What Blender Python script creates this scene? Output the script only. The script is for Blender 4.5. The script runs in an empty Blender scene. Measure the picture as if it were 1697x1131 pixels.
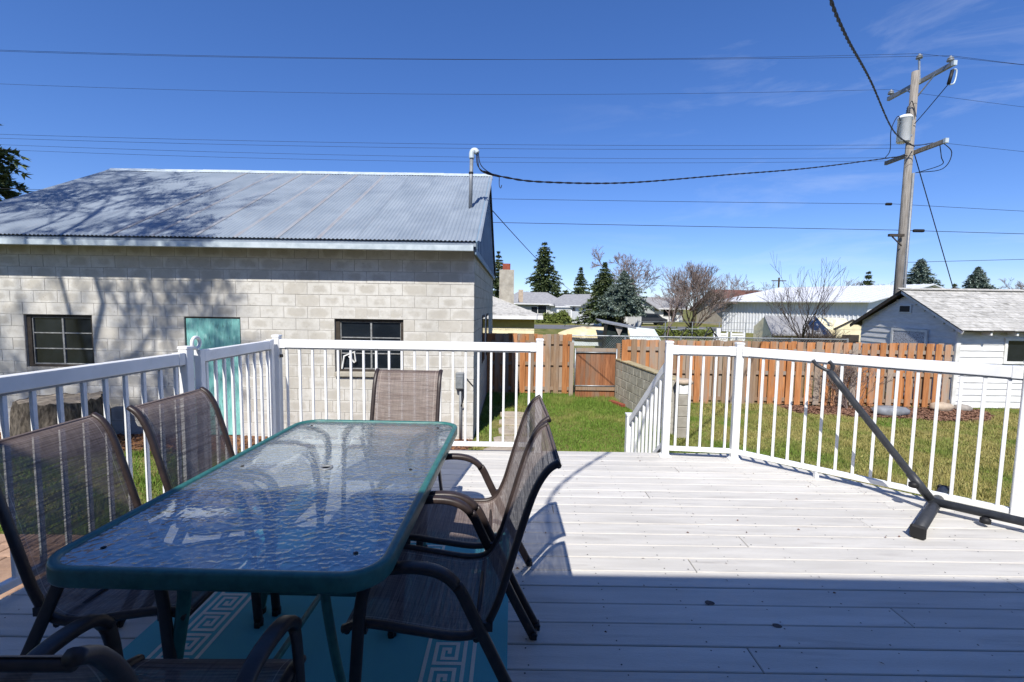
import bpy, bmesh, math, random
import numpy as np
from mathutils import Vector, Matrix
R = math.radians
random.seed(7); rng = np.random.default_rng(7)
sc = bpy.context.scene
COL = sc.collection
# ------------------------------------------------------------------ camera, sky, sun, exposure
EYE = 1.5                                   # eye height above the deck boards (deck top is z = 0)
GZ = -0.87                                  # lawn level
cam = bpy.data.objects.new('camera', bpy.data.cameras.new('camera')); COL.objects.link(cam)
cam.data.sensor_width = 36.0; cam.data.lens = 36.0 * 765.0 / 1697.0
cam.data.clip_start = 0.02; cam.data.clip_end = 3000
cam.matrix_world = Matrix.Translation((0, 0, EYE)) @ (Matrix.Rotation(R(90 - 4.56), 4, 'X') @ Matrix.Rotation(R(0.85), 4, 'Z'))
sc.camera = cam
SUN_EL = R(48.0)
SDIR = Vector((0.19, 0.865, -0.0)); SDIR.normalize()
SDIR = Vector((SDIR.x * math.cos(SUN_EL), SDIR.y * math.cos(SUN_EL), -math.sin(SUN_EL)))
w = bpy.data.worlds.new('World'); sc.world = w; w.use_nodes = True
nt = w.node_tree; nt.nodes.clear()
def wn(t, **k):
    n = nt.nodes.new(t)
    for a, b in k.items(): setattr(n, a, b)
    return n
sky = wn('ShaderNodeTexSky', sky_type='NISHITA', sun_disc=False)
sky.sun_elevation = SUN_EL; sky.sun_rotation = R(192.4); sky.altitude = 1400
sky.air_density = 1.0; sky.dust_density = 0.15; sky.ozone_density = 2.2
bg = wn('ShaderNodeBackground'); bg.inputs['Strength'].default_value = 0.124
wo = wn('ShaderNodeOutputWorld')
# thin cirrus streaks, a little more of them low in the sky
tc = wn('ShaderNodeTexCoord'); mp = wn('ShaderNodeMapping')
mp.inputs['Scale'].default_value = (1.2, 3.0, 9.0); mp.inputs['Rotation'].default_value = (R(10), R(-26), R(20))
nz = wn('ShaderNodeTexNoise'); nz.inputs['Scale'].default_value = 1.6; nz.inputs['Detail'].default_value = 9; nz.inputs['Roughness'].default_value = 0.62; nz.inputs['Distortion'].default_value = 0.6
rp = wn('ShaderNodeMapRange'); rp.inputs['From Min'].default_value = 0.52; rp.inputs['From Max'].default_value = 0.9; rp.inputs['To Min'].default_value = 0.0; rp.inputs['To Max'].default_value = 0.30
mx = wn('ShaderNodeMix', data_type='RGBA'); mx.inputs['B'].default_value = (6.2, 6.6, 7.4, 1)
hs = wn('ShaderNodeHueSaturation'); hs.inputs['Saturation'].default_value = 1.26
nt.links.new(tc.outputs['Generated'], mp.inputs['Vector']); nt.links.new(mp.outputs[0], nz.inputs['Vector'])
nt.links.new(nz.outputs[0], rp.inputs['Value']); sx_ = wn('ShaderNodeSeparateXYZ'); nt.links.new(tc.outputs['Generated'], sx_.inputs[0])
cx_ = wn('ShaderNodeMapRange'); cx_.inputs['From Min'].default_value = 0.0; cx_.inputs['From Max'].default_value = 0.65; nt.links.new(sx_.outputs[0], cx_.inputs['Value'])
cm_ = wn('ShaderNodeMath', operation='MULTIPLY'); nt.links.new(rp.outputs[0], cm_.inputs[0]); nt.links.new(cx_.outputs[0], cm_.inputs[1]); nt.links.new(cm_.outputs[0], mx.inputs['Factor'])
tn = wn('ShaderNodeMix', data_type='RGBA', blend_type='MULTIPLY'); tn.inputs['Factor'].default_value = 1.0; tn.inputs['B'].default_value = (0.77, 0.875, 1.24, 1)
gm = wn('ShaderNodeGamma'); gm.inputs['Gamma'].default_value = 0.85
nt.links.new(sky.outputs[0], gm.inputs['Color']); nt.links.new(gm.outputs[0], hs.inputs['Color']); nt.links.new(hs.outputs[0], tn.inputs['A']); nt.links.new(tn.outputs['Result'], mx.inputs['A'])
nt.links.new(mx.outputs['Result'], bg.inputs['Color']); nt.links.new(bg.outputs[0], wo.inputs['Surface'])
sun = bpy.data.objects.new('sun', bpy.data.lights.new('sun', 'SUN')); COL.objects.link(sun)
sun.data.energy = 4.7; sun.data.angle = R(0.53); sun.data.color = (1.0, 0.955, 0.88)
sun.rotation_mode = 'QUATERNION'; sun.rotation_quaternion = SDIR.to_track_quat('-Z', 'Y'); sun.location = (-6, -20, 25)
vs = sc.view_settings; vs.view_transform = 'Standard'; vs.look = 'None'; vs.exposure = 0.42; vs.gamma = 1.0; vs.use_curve_mapping = False
sc.cycles.use_denoising = True
sc.cycles.max_bounces = 8; sc.cycles.transparent_max_bounces = 16

# ------------------------------------------------------------------ materials
def lin(c):
    return tuple((x / 12.92 if x <= 0.04045 else ((x + 0.055) / 1.055) ** 2.4) for x in [v / 255.0 for v in c]) + (1.0,)
class NT:
    def __init__(s, name):
        s.m = bpy.data.materials.new(name); s.m.use_nodes = True; s.t = s.m.node_tree
        s.t.nodes.clear(); s.out = s.n('ShaderNodeOutputMaterial')
    def n(s, t, **k):
        x = s.t.nodes.new(t)
        for a, b in k.items(): setattr(x, a, b)
        return x
    def l(s, a, b): s.t.links.new(a, b)
    def coords(s, stretch=(1, 1, 1), rnd=True):
        tc = s.n('ShaderNodeTexCoord'); mp = s.n('ShaderNodeMapping'); mp.inputs['Scale'].default_value = stretch
        s.l(tc.outputs['Object'], mp.inputs['Vector'])
        s.oi = s.n('ShaderNodeObjectInfo')
        if rnd:
            mu = s.n('ShaderNodeMath', operation='MULTIPLY'); mu.inputs[1].default_value = 61.0
            s.l(s.oi.outputs['Random'], mu.inputs[0])
            ad = s.n('ShaderNodeVectorMath', operation='ADD'); s.l(mp.outputs[0], ad.inputs[0]); s.l(mu.outputs[0], ad.inputs[1])
            return ad.outputs[0]
        return mp.outputs[0]
    def noise(s, vec, scale, detail=5, rough=0.55, dist=0.0):
        x = s.n('ShaderNodeTexNoise'); x.inputs['Scale'].default_value = scale; x.inputs['Detail'].default_value = detail
        x.inputs['Roughness'].default_value = rough; x.inputs['Distortion'].default_value = dist; s.l(vec, x.inputs['Vector']); return x.outputs[0]
    def rng(s, v, a, b, c=0.0, d=1.0):
        x = s.n('ShaderNodeMapRange'); x.inputs['From Min'].default_value = a; x.inputs['From Max'].default_value = b
        x.inputs['To Min'].default_value = c; x.inputs['To Max'].default_value = d; s.l(v, x.inputs['Value']); return x.outputs[0]
    def mix(s, f, a, b, blend='MIX'):
        x = s.n('ShaderNodeMix', data_type='RGBA', blend_type=blend)
        for key, v in (('Factor', f), ('A', a), ('B', b)):
            if isinstance(v, (int, float)): x.inputs[key].default_value = v
            elif isinstance(v, tuple): x.inputs[key].default_value = v
            else: s.l(v, x.inputs[key])
        return x.outputs['Result']
    def mul(s, v, k):
        x = s.n('ShaderNodeMath', operation='MULTIPLY'); s.l(v, x.inputs[0])
        if isinstance(k, (int, float)): x.inputs[1].default_value = k
        else: s.l(k, x.inputs[1])
        return x.outputs[0]
    def bump(s, h, strength, dist=0.01):
        x = s.n('ShaderNodeBump'); x.inputs['Strength'].default_value = strength; x.inputs['Distance'].default_value = dist; s.l(h, x.inputs['Height']); return x.outputs[0]
    def bsdf(s, col, rough=0.6, metal=0.0, nrm=None, spec=0.5):
        x = s.n('ShaderNodeBsdfPrincipled')
        if isinstance(col, tuple): x.inputs['Base Color'].default_value = col
        else: s.l(col, x.inputs['Base Color'])
        if isinstance(rough, (int, float)): x.inputs['Roughness'].default_value = rough
        else: s.l(rough, x.inputs['Roughness'])
        x.inputs['Metallic'].default_value = metal; x.inputs['Specular IOR Level'].default_value = spec
        if nrm is not None: s.l(nrm, x.inputs['Normal'])
        s.b = x; s.l(x.outputs[0], s.out.inputs['Surface']); return x
def mat(name, c1, c2=None, scale=6, rough=0.6, metal=0, bump=0.0, bscale=80, var=0.0, stretch=(1, 1, 1), spec=0.4, lo=0.35, hi=0.65, c3=None, s3=2.0, l3=0.55, h3=0.7, rnd=True):
    a = NT(name); vec = a.coords(stretch, rnd); c1 = lin(c1); col = c1
    if c2 is not None:
        col = a.mix(a.rng(a.noise(vec, scale), lo, hi), c1, lin(c2))
    if c3 is not None:
        col = a.mix(a.rng(a.noise(vec, s3, 4), l3, h3), col, lin(c3))
    if var:
        v = a.rng(a.oi.outputs['Random'], 0, 1, 1 - var, 1 + var)
        cb = a.n('ShaderNodeCombineColor')
        for i in range(3): a.l(v, cb.inputs[i])
        col = a.mix(1.0, col, cb.outputs[0], 'MULTIPLY')
    n = a.bump(a.noise(vec, bscale, 4), bump, 0.01) if bump else None
    a.bsdf(col, rough, metal, n, spec); return a.m
M = {}
M['vinyl'] = mat('white_vinyl', (236, 237, 237), (222, 223, 222), 4, 0.42, bump=0.04, bscale=30, c3=(206, 204, 198), s3=7, l3=0.6, h3=0.85)
M['paint_white'] = mat('white_paint', (232, 232, 228), (206, 206, 200), 5, 0.55, bump=0.12, bscale=40, var=0.05)
M['deck'] = mat('deck_board', (204, 201, 195), (189, 186, 180), 3.2, 0.66, bump=0.3, bscale=90, var=0.05, stretch=(0.5, 5, 5), c3=(164, 160, 155), s3=4, l3=0.58, h3=0.85)
M['joist'] = mat('joist', (92, 74, 58), (66, 54, 44), 5, 0.8)
M['screw'] = mat('screw', (38, 36, 38), None, rough=0.6)
M['mortar'] = mat('mortar', (178, 174, 166), (156, 152, 144), 20, 0.9, bump=0.3)
M['frame_brown'] = mat('chair_frame', (58, 48, 46), (46, 39, 38), 30, 0.42, bump=0.05, bscale=200)
M['teal_metal'] = mat('table_frame', (54, 112, 108), (44, 96, 93), 30, 0.38, bump=0.04, bscale=150)
M['black'] = mat('black_rubber', (26, 26, 28), None, rough=0.6)
M['dark_metal'] = mat('dark_grey_metal', (56, 59, 64), (46, 48, 53), 20, 0.45, bump=0.05)
M['galv'] = mat('galvanised', (168, 172, 174), (140, 146, 150), 14, 0.45, metal=0.5)
M['grey_metal'] = mat('grey_metal', (140, 143, 146), (120, 124, 128), 10, 0.5, metal=0.2)
M['wire'] = mat('wire', (30, 30, 38), None, rough=0.6)
M['pole'] = mat('pole_wood', (156, 150, 142), (116, 110, 102), 5, 0.85, bump=0.5, bscale=30, stretch=(8, 8, 0.5))
M['conc'] = mat('concrete', (170, 165, 152), (148, 142, 130), 6, 0.9, bump=0.3, bscale=60, var=0.08)
M['glass_dark'] = mat('window_glass', (22, 27, 32), (34, 40, 46), 3, 0.08, spec=0.7)
M['sash'] = mat('metal_sash', (150, 152, 152), (120, 120, 118), 20, 0.5)
M['sash_old'] = mat('weathered_frame', (70, 62, 54), (52, 47, 42), 20, 0.8)
M['shingle'] = mat('roof_shingle', (186, 184, 178), (160, 158, 152), 9, 0.9, bump=0.4, bscale=60, var=0.1, c3=(128, 126, 120), s3=3)
M['shingle_grey'] = mat('grey_shingle', (150, 150, 150), (132, 132, 134), 3, 0.9, bump=0.4, bscale=12)
M['shingle_brown'] = mat('brown_shingle', (112, 76, 64), (92, 62, 54), 3, 0.9, bump=0.3, bscale=12)
M['yellow'] = mat('yellow_siding', (196, 178, 92), (182, 164, 84), 4, 0.6, var=0.02)
M['cream'] = mat('cream_paint', (232, 222, 186), (218, 206, 168), 4, 0.6)
M['white_wall'] = mat('white_wall', (226, 226, 224), (212, 212, 210), 2, 0.6)
M['grey_wall'] = mat('grey_wall', (176, 178, 176), (160, 162, 160), 2, 0.7)
M['tan_wall'] = mat('tan_wall', (176, 166, 148), (160, 150, 134), 2, 0.7)
M['brick'] = mat('red_brick', (150, 78, 58), (120, 62, 48), 14, 0.85)
M['white_metal'] = mat('white_ribbed_metal', (218, 220, 222), (204, 206, 210), 2, 0.45)
M['asphalt'] = mat('asphalt', (112, 112, 114), (98, 98, 100), 3, 0.9)
M['trunk'] = mat('bark', (96, 82, 70), (66, 56, 48), 8, 0.9, bump=0.6, bscale=20, stretch=(6, 6, 1))
M['twig'] = mat('twig', (132, 118, 112), (106, 92, 86), 3, 0.9)
M['twig_dark'] = mat('dark_twig', (84, 74, 66), (62, 54, 48), 3, 0.9)
M['spruce'] = mat('spruce_needles', (102, 116, 74), (72, 86, 54), 1.4, 0.8, c3=(126, 134, 90), s3=0.6)
M['blue_spruce'] = mat('blue_spruce_needles', (136, 150, 138), (98, 114, 104), 1.6, 0.8, c3=(160, 170, 156), s3=0.8)
M['hedge'] = mat('hedge_leaf', (112, 122, 56), (74, 86, 38), 3, 0.8)
M['rock'] = mat('rock', (158, 152, 144), (128, 122, 116), 8, 0.9, bump=0.5, bscale=20)
M['rock_tan'] = mat('round_rock', (186, 170, 150), (164, 148, 130), 10, 0.85, bump=0.3)
M['slate'] = mat('slate_slab', (136, 140, 146), (112, 116, 122), 8, 0.85, bump=0.5, bscale=30)
M['boat'] = mat('boat_hull', (226, 214, 176), (200, 184, 142), 3, 0.5, c3=(160, 140, 104), s3=2)
M['tarp'] = mat('green_tarp', (24, 44, 40), (16, 30, 28), 6, 0.7)
M['sheet'] = mat('pale_sheet_metal', (206, 214, 214), (180, 190, 190), 4, 0.5)
M['dirt'] = mat('soil', (120, 98, 76), (90, 74, 58), 8, 0.95, bump=0.5)
M['flag'] = mat('flagstone', (180, 168, 152), (154, 142, 126), 4, 0.9, bump=0.4, bscale=25, var=0.12)
M['paver'] = mat('paver_brick', (168, 138, 116), (146, 118, 98), 8, 0.9, bump=0.4, bscale=40, var=0.15)
def wood_mat(name, c1, c2, grey, gl, gh):
    a = NT(name); vec = a.coords((14, 14, 0.9)); st = a.noise(vec, 2.2, 6, 0.6, 0.8)
    col = a.mix(a.rng(st, 0.35, 0.68), lin(c1), lin(c2))
    v2 = a.coords((3, 3, 0.6)); g = a.noise(v2, 1.3, 4)
    r = a.rng(a.oi.outputs['Random'], 0, 1, -0.16, 0.16)
    ad = a.n('ShaderNodeMath', operation='ADD'); a.l(g, ad.inputs[0]); a.l(r, ad.inputs[1])
    col = a.mix(a.rng(ad.outputs[0], gl, gh), col, lin(grey))
    v = a.rng(a.oi.outputs['Random'], 0, 1, 0.8, 1.16); cb = a.n('ShaderNodeCombineColor')
    for i in range(3): a.l(v, cb.inputs[i])
    col = a.mix(1.0, col, cb.outputs[0], 'MULTIPLY')
    a.bsdf(col, 0.85, 0, a.bump(st, 0.35, 0.006), 0.2); return a.m
M['fence'] = wood_mat('cedar_board', (198, 138, 90), (160, 104, 64), (154, 138, 122), 0.49, 0.72)
M['fence_grey'] = wood_mat('weathered_board', (166, 140, 114), (134, 108, 86), (150, 138, 126), 0.4, 0.6)
M['gate'] = wood_mat('gate_board', (164, 112, 78), (124, 80, 56), (128, 108, 92), 0.46, 0.72)
def block_mat():
    a = NT('concrete_block'); vec = a.coords((1, 1, 1)); n1 = a.noise(vec, 9, 6, 0.65)
    col = a.mix(a.rng(n1, 0.3, 0.7), lin((216, 214, 208)), lin((198, 195, 187)))
    tcn = a.n('ShaderNodeTexCoord'); sx = a.n('ShaderNodeSeparateXYZ'); a.l(tcn.outputs['Object'], sx.inputs[0])
    def edge(sock, half):
        ab = a.n('ShaderNodeMath', operation='ABSOLUTE'); a.l(sock, ab.inputs[0]); return a.rng(ab.outputs[0], half, half * 0.35, 0, 1)
    e = a.mul(edge(sx.outputs[0], 0.2), edge(sx.outputs[2], 0.1))
    n2 = a.noise(vec, 7, 5, 0.7); rr = a.rng(a.oi.outputs['Random'], 0, 1, -0.42, 0.30)
    s1 = a.n('ShaderNodeMath', operation='ADD'); a.l(a.mul(e, 0.55), s1.inputs[0]); a.l(n2, s1.inputs[1])
    s2 = a.n('ShaderNodeMath', operation='ADD'); a.l(s1.outputs[0], s2.inputs[0]); a.l(rr, s2.inputs[1])
    st = a.rng(s2.outputs[0], 0.62, 0.92)
    col = a.mix(a.mul(st, 0.55), col, lin((168, 162, 150)))
    n3 = a.noise(vec, 26, 3, 0.7); col = a.mix(a.mul(a.rng(n3, 0.6, 0.75), 0.5), col, lin((140, 132, 118)))
    ge = a.n('ShaderNodeNewGeometry'); mpp = a.n('ShaderNodeMapping'); mpp.inputs['Scale'].default_value = (1.0, 1.0, 0.7); a.l(ge.outputs['Position'], mpp.inputs['Vector'])
    col = a.mix(a.mul(a.rng(a.noise(mpp.outputs[0], 1.1, 6, 0.65), 0.46, 0.72), 0.5), col, lin((158, 154, 145)))
    v = a.rng(a.oi.outputs['Random'], 0, 1, 0.93, 1.05); cb = a.n('ShaderNodeCombineColor')
    for i in range(3): a.l(v, cb.inputs[i])
    col = a.mix(1.0, col, cb.outputs[0], 'MULTIPLY')
    a.bsdf(col, 0.92, 0, a.bump(a.noise(vec, 70, 5, 0.7), 0.5, 0.006), 0.2); return a.m
M['block'] = block_mat()
def wallstone_mat():
    a = NT('old_block'); vec = a.coords((1, 1, 1)); n1 = a.noise(vec, 4, 6, 0.65)
    col = a.mix(a.rng(n1, 0.35, 0.65), lin((196, 192, 178)), lin((164, 160, 146)))
    col = a.mix(a.rng(a.noise(vec, 9, 4), 0.55, 0.75), col, lin((146, 138, 122)))
    a.bsdf(col, 0.95, 0, a.bump(a.noise(vec, 50, 5), 0.6, 0.008), 0.2); return a.m
M['oldblock'] = wallstone_mat()
M['oldcap'] = mat('wall_cap', (176, 164, 132), (150, 136, 104), 6, 0.95, bump=0.4)
def roof_mat():
    a = NT('corrugated_iron'); vec = a.coords((1, 1, 1)); n1 = a.noise(vec, 1.3, 6, 0.6)
    col = a.mix(a.rng(n1, 0.35, 0.7), lin((142, 152, 162)), lin((120, 131, 143)))
    v2 = a.coords((9, 0.8, 9)); n2 = a.noise(v2, 2.5, 5, 0.65); col = a.mix(a.mul(a.rng(n2, 0.6, 0.8), 0.6), col, lin((160, 156, 156)))
    a.bsdf(col, 0.55, 0.0, a.bump(n1, 0.1, 0.02), 0.35); return a.m
M['roof_iron'] = roof_mat()
M['roof_rust'] = mat('seam_rust', (150, 154, 160), (142, 141, 144), 9, 0.7, stretch=(1, 0.3, 1))
M['fascia'] = mat('fascia_paint', (120, 142, 160), (104, 126, 146), 4, 0.6)
M['gutter'] = mat('gutter_metal', (196, 206, 210), (170, 182, 188), 8, 0.5, metal=0.1)
M['gable_metal'] = mat('gable_metal', (96, 116, 140), (84, 104, 128), 3, 0.5)
def door_mat():
    a = NT('peeling_teal_paint'); vec = a.coords((9, 9, 1.2)); n1 = a.noise(vec, 3, 6, 0.7, 0.5)
    col = a.mix(a.rng(n1, 0.3, 0.6), lin((150, 206, 198)), lin((112, 178, 172)))
    v2 = a.coords((16, 16, 2.2)); n2 = a.noise(v2, 3.4, 5, 0.75); col = a.mix(a.rng(n2, 0.58, 0.66), col, lin((72, 88, 84)))
    v3 = a.coords((6, 6, 2)); col = a.mix(a.rng(a.noise(v3, 2, 4), 0.58, 0.75), col, lin((176, 222, 214)))
    a.bsdf(col, 0.75, 0, a.bump(n2, 0.4, 0.005), 0.3); return a.m
M['door'] = door_mat()
def sling_mat():
    a = NT('sling_fabric'); vec = a.coords((2.0, 170, 170)); n1 = a.noise(vec, 1.0, 5, 0.7)
    col = a.mix(a.rng(n1, 0.35, 0.65), lin((92, 80, 76)), lin((142, 128, 122)))
    v3 = a.coords((60, 2, 2)); n3 = a.noise(v3, 2.0, 3); col = a.mix(a.mul(a.rng(n3, 0.4, 0.7), 0.35), col, lin((70, 58, 56)))
    tco = a.n('ShaderNodeTexCoord'); sxx = a.n('ShaderNodeSeparateXYZ'); a.l(tco.outputs['Object'], sxx.inputs[0])
    ab = a.n('ShaderNodeMath', operation='ABSOLUTE'); a.l(sxx.outputs[0], ab.inputs[0])
    cp = a.n('ShaderNodeMath', operation='COMPARE'); cp.inputs[1].default_value = 0.207; cp.inputs[2].default_value = 0.0016; a.l(ab.outputs[0], cp.inputs[0])
    col = a.mix(a.mul(cp.outputs[0], 0.6), col, lin((176, 164, 156)))
    b = a.bsdf(col, 0.75, 0, None, 0.25)
    tr = a.n('ShaderNodeBsdfTransparent'); ms = a.n('ShaderNodeMixShader')
    v4 = a.coords((2.0, 240, 240)); f = a.rng(a.noise(v4, 1.0, 3), 0.35, 0.65, 0.02, 0.26)
    a.l(f, ms.inputs[0]); a.l(b.outputs[0], ms.inputs[1]); a.l(tr.outputs[0], ms.inputs[2]); a.l(ms.outputs[0], a.out.inputs['Surface']); return a.m
M['sling'] = sling_mat()
def glass_mat():
    a = NT('hammered_glass'); vec = a.coords((1, 1.25, 1), False)
    vo = a.n('ShaderNodeTexVoronoi', feature='SMOOTH_F1'); vo.inputs['Scale'].default_value = 40; vo.inputs['Smoothness'].default_value = 0.7
    wv = a.n('ShaderNodeVectorMath', operation='ADD'); nzz = a.n('ShaderNodeTexNoise'); nzz.inputs['Scale'].default_value = 14; a.l(vec, nzz.inputs['Vector'])
    sc_ = a.n('ShaderNodeVectorMath', operation='SCALE'); sc_.inputs['Scale'].default_value = 0.05; a.l(nzz.outputs['Color'], sc_.inputs[0])
    a.l(vec, wv.inputs[0]); a.l(sc_.outputs[0], wv.inputs[1]); a.l(wv.outputs[0], vo.inputs['Vector'])
    pw = a.n('ShaderNodeMath', operation='POWER'); pw.inputs[1].default_value = 2.0; a.l(vo.outputs['Distance'], pw.inputs[0])
    nrm = a.bump(pw.outputs[0], 1.0, 0.0027)
    gl = a.n('ShaderNodeBsdfGlossy'); gl.inputs['Roughness'].default_value = 0.10; a.l(nrm, gl.inputs['Normal'])
    rf = a.n('ShaderNodeBsdfRefraction'); rf.inputs['Roughness'].default_value = 0.16; rf.inputs['IOR'].default_value = 1.10; rf.inputs['Color'].default_value = (0.90, 0.97, 0.97, 1); a.l(nrm, rf.inputs['Normal'])
    tr = a.n('ShaderNodeBsdfTransparent'); tr.inputs['Color'].default_value = (0.93, 0.98, 0.98, 1)
    df = a.n('ShaderNodeBsdfDiffuse'); df.inputs['Color'].default_value = (0.60, 0.70, 0.74, 1); a.l(nrm, df.inputs['Normal'])
    m1 = a.n('ShaderNodeMixShader'); m1.inputs[0].default_value = 0.66; a.l(tr.outputs[0], m1.inputs[1]); a.l(rf.outputs[0], m1.inputs[2])
    m2 = a.n('ShaderNodeMixShader'); m2.inputs[0].default_value = 0.17; a.l(m1.outputs[0], m2.inputs[1]); a.l(df.outputs[0], m2.inputs[2])
    fr = a.n('ShaderNodeFresnel'); fr.inputs['IOR'].default_value = 2.0; a.l(nrm, fr.inputs['Normal'])
    m3 = a.n('ShaderNodeMixShader'); a.l(a.rng(fr.outputs[0], 0.0, 1.0, 0.26, 1.0), m3.inputs[0]); a.l(m2.outputs[0], m3.inputs[1]); a.l(gl.outputs[0], m3.inputs[2])
    a.l(m3.outputs[0], a.out.inputs['Surface']); return a.m
M['glass'] = glass_mat()
def clear_mat():
    a = NT('glass_underside'); tr = a.n('ShaderNodeBsdfTransparent'); tr.inputs['Color'].default_value = (0.95, 0.98, 0.98, 1)
    gl = a.n('ShaderNodeBsdfGlossy'); gl.inputs['Roughness'].default_value = 0.1; ms = a.n('ShaderNodeMixShader'); ms.inputs[0].default_value = 0.04
    a.l(tr.outputs[0], ms.inputs[1]); a.l(gl.outputs[0], ms.inputs[2]); a.l(ms.outputs[0], a.out.inputs['Surface']); return a.m
M['glass_under'] = clear_mat()
def rug_mat(name, c1, c2):
    a = NT(name); vec = a.coords((1, 1, 1), False); n = a.noise(vec, 300, 2)
    ck = a.n('ShaderNodeTexChecker'); ck.inputs['Scale'].default_value = 330; a.l(vec, ck.inputs['Vector'])
    col = a.mix(a.rng(n, 0.3, 0.7), lin(c1), lin(c2)); a.bsdf(col, 0.9, 0, a.bump(ck.outputs['Fac'], 0.3, 0.003), 0.2); return a.m
M['rug'] = rug_mat('teal_rug', (104, 184, 190), (86, 164, 174)); M['rug_cream'] = rug_mat('cream_yarn', (234, 230, 216), (214, 210, 196))
def ground_mat():
    a = NT('lawn_ground'); vec = a.coords((1, 1, 1), False)
    n1 = a.noise(vec, 0.9, 5, 0.6); n2 = a.noise(vec, 14, 5, 0.7)
    col = a.mix(a.rng(n1, 0.42, 0.62), lin((86, 98, 44)), lin((142, 132, 84)))
    col = a.mix(a.mul(a.rng(n2, 0.4, 0.7), 0.6), col, lin((92, 86, 52)))
    a.bsdf(col, 0.95, 0, a.bump(n2, 0.6, 0.03), 0.1); return a.m
M['ground'] = ground_mat()
def grass_mat():
    a = NT('grass_blades'); vec = a.coords((1, 1, 0.15), False); n1 = a.noise(vec, 0.9, 5, 0.6); n2 = a.noise(vec, 45, 2, 0.5)
    green = a.mix(a.rng(n2, 0.35, 0.65), lin((78, 108, 38)), lin((118, 140, 60)))
    dry = a.mix(a.rng(n2, 0.35, 0.65), lin((168, 156, 100)), lin((132, 130, 70)))
    sx = a.n('ShaderNodeSeparateXYZ'); a.l(vec, sx.inputs[0])
    gx = a.rng(sx.outputs[0], 2.5, 5.0, -0.09, 0.07)       # the strip by the gate is watered, the wide lawn is dry
    ad = a.n('ShaderNodeMath', operation='ADD'); a.l(n1, ad.inputs[0]); a.l(gx, ad.inputs[1])
    col = a.mix(a.rng(ad.outputs[0], 0.42, 0.60), green, dry)
    b = a.bsdf(col, 0.7, 0, None, 0.2); return a.m
M['grass'] = grass_mat()
M['mulch'] = mat('bark_mulch', (128, 92, 74), (84, 60, 50), 60, 0.95, bump=0.5)
M['chip'] = mat('bark_chip', (146, 112, 92), (104, 74, 58), 40, 0.95)
M['leaf'] = mat('dead_leaf', (150, 108, 72), (110, 76, 50), 30, 0.9)
M['stump'] = mat('stump_bark', (104, 96, 86), (58, 52, 46), 10, 0.95, bump=1.0, bscale=24, stretch=(3, 3, 1))
M['stump_top'] = mat('stump_top', (150, 140, 126), (120, 110, 98), 12, 0.95, bump=0.4)
M['plywood'] = mat('flaking_paint', (176, 178, 184), (198, 200, 204), 30, 0.8, c3=(74, 70, 66), s3=34, l3=0.55, h3=0.62)
M['siding'] = mat('lap_siding', (226, 226, 224), (208, 208, 206), 5, 0.65, bump=0.1, var=0.03, stretch=(1, 1, 4))
M['soffit'] = mat('soffit', (160, 156, 148), None, rough=0.8)
M['housewall'] = mat('house_siding', (206, 204, 198), (196, 194, 188), 3, 0.7)

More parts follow.
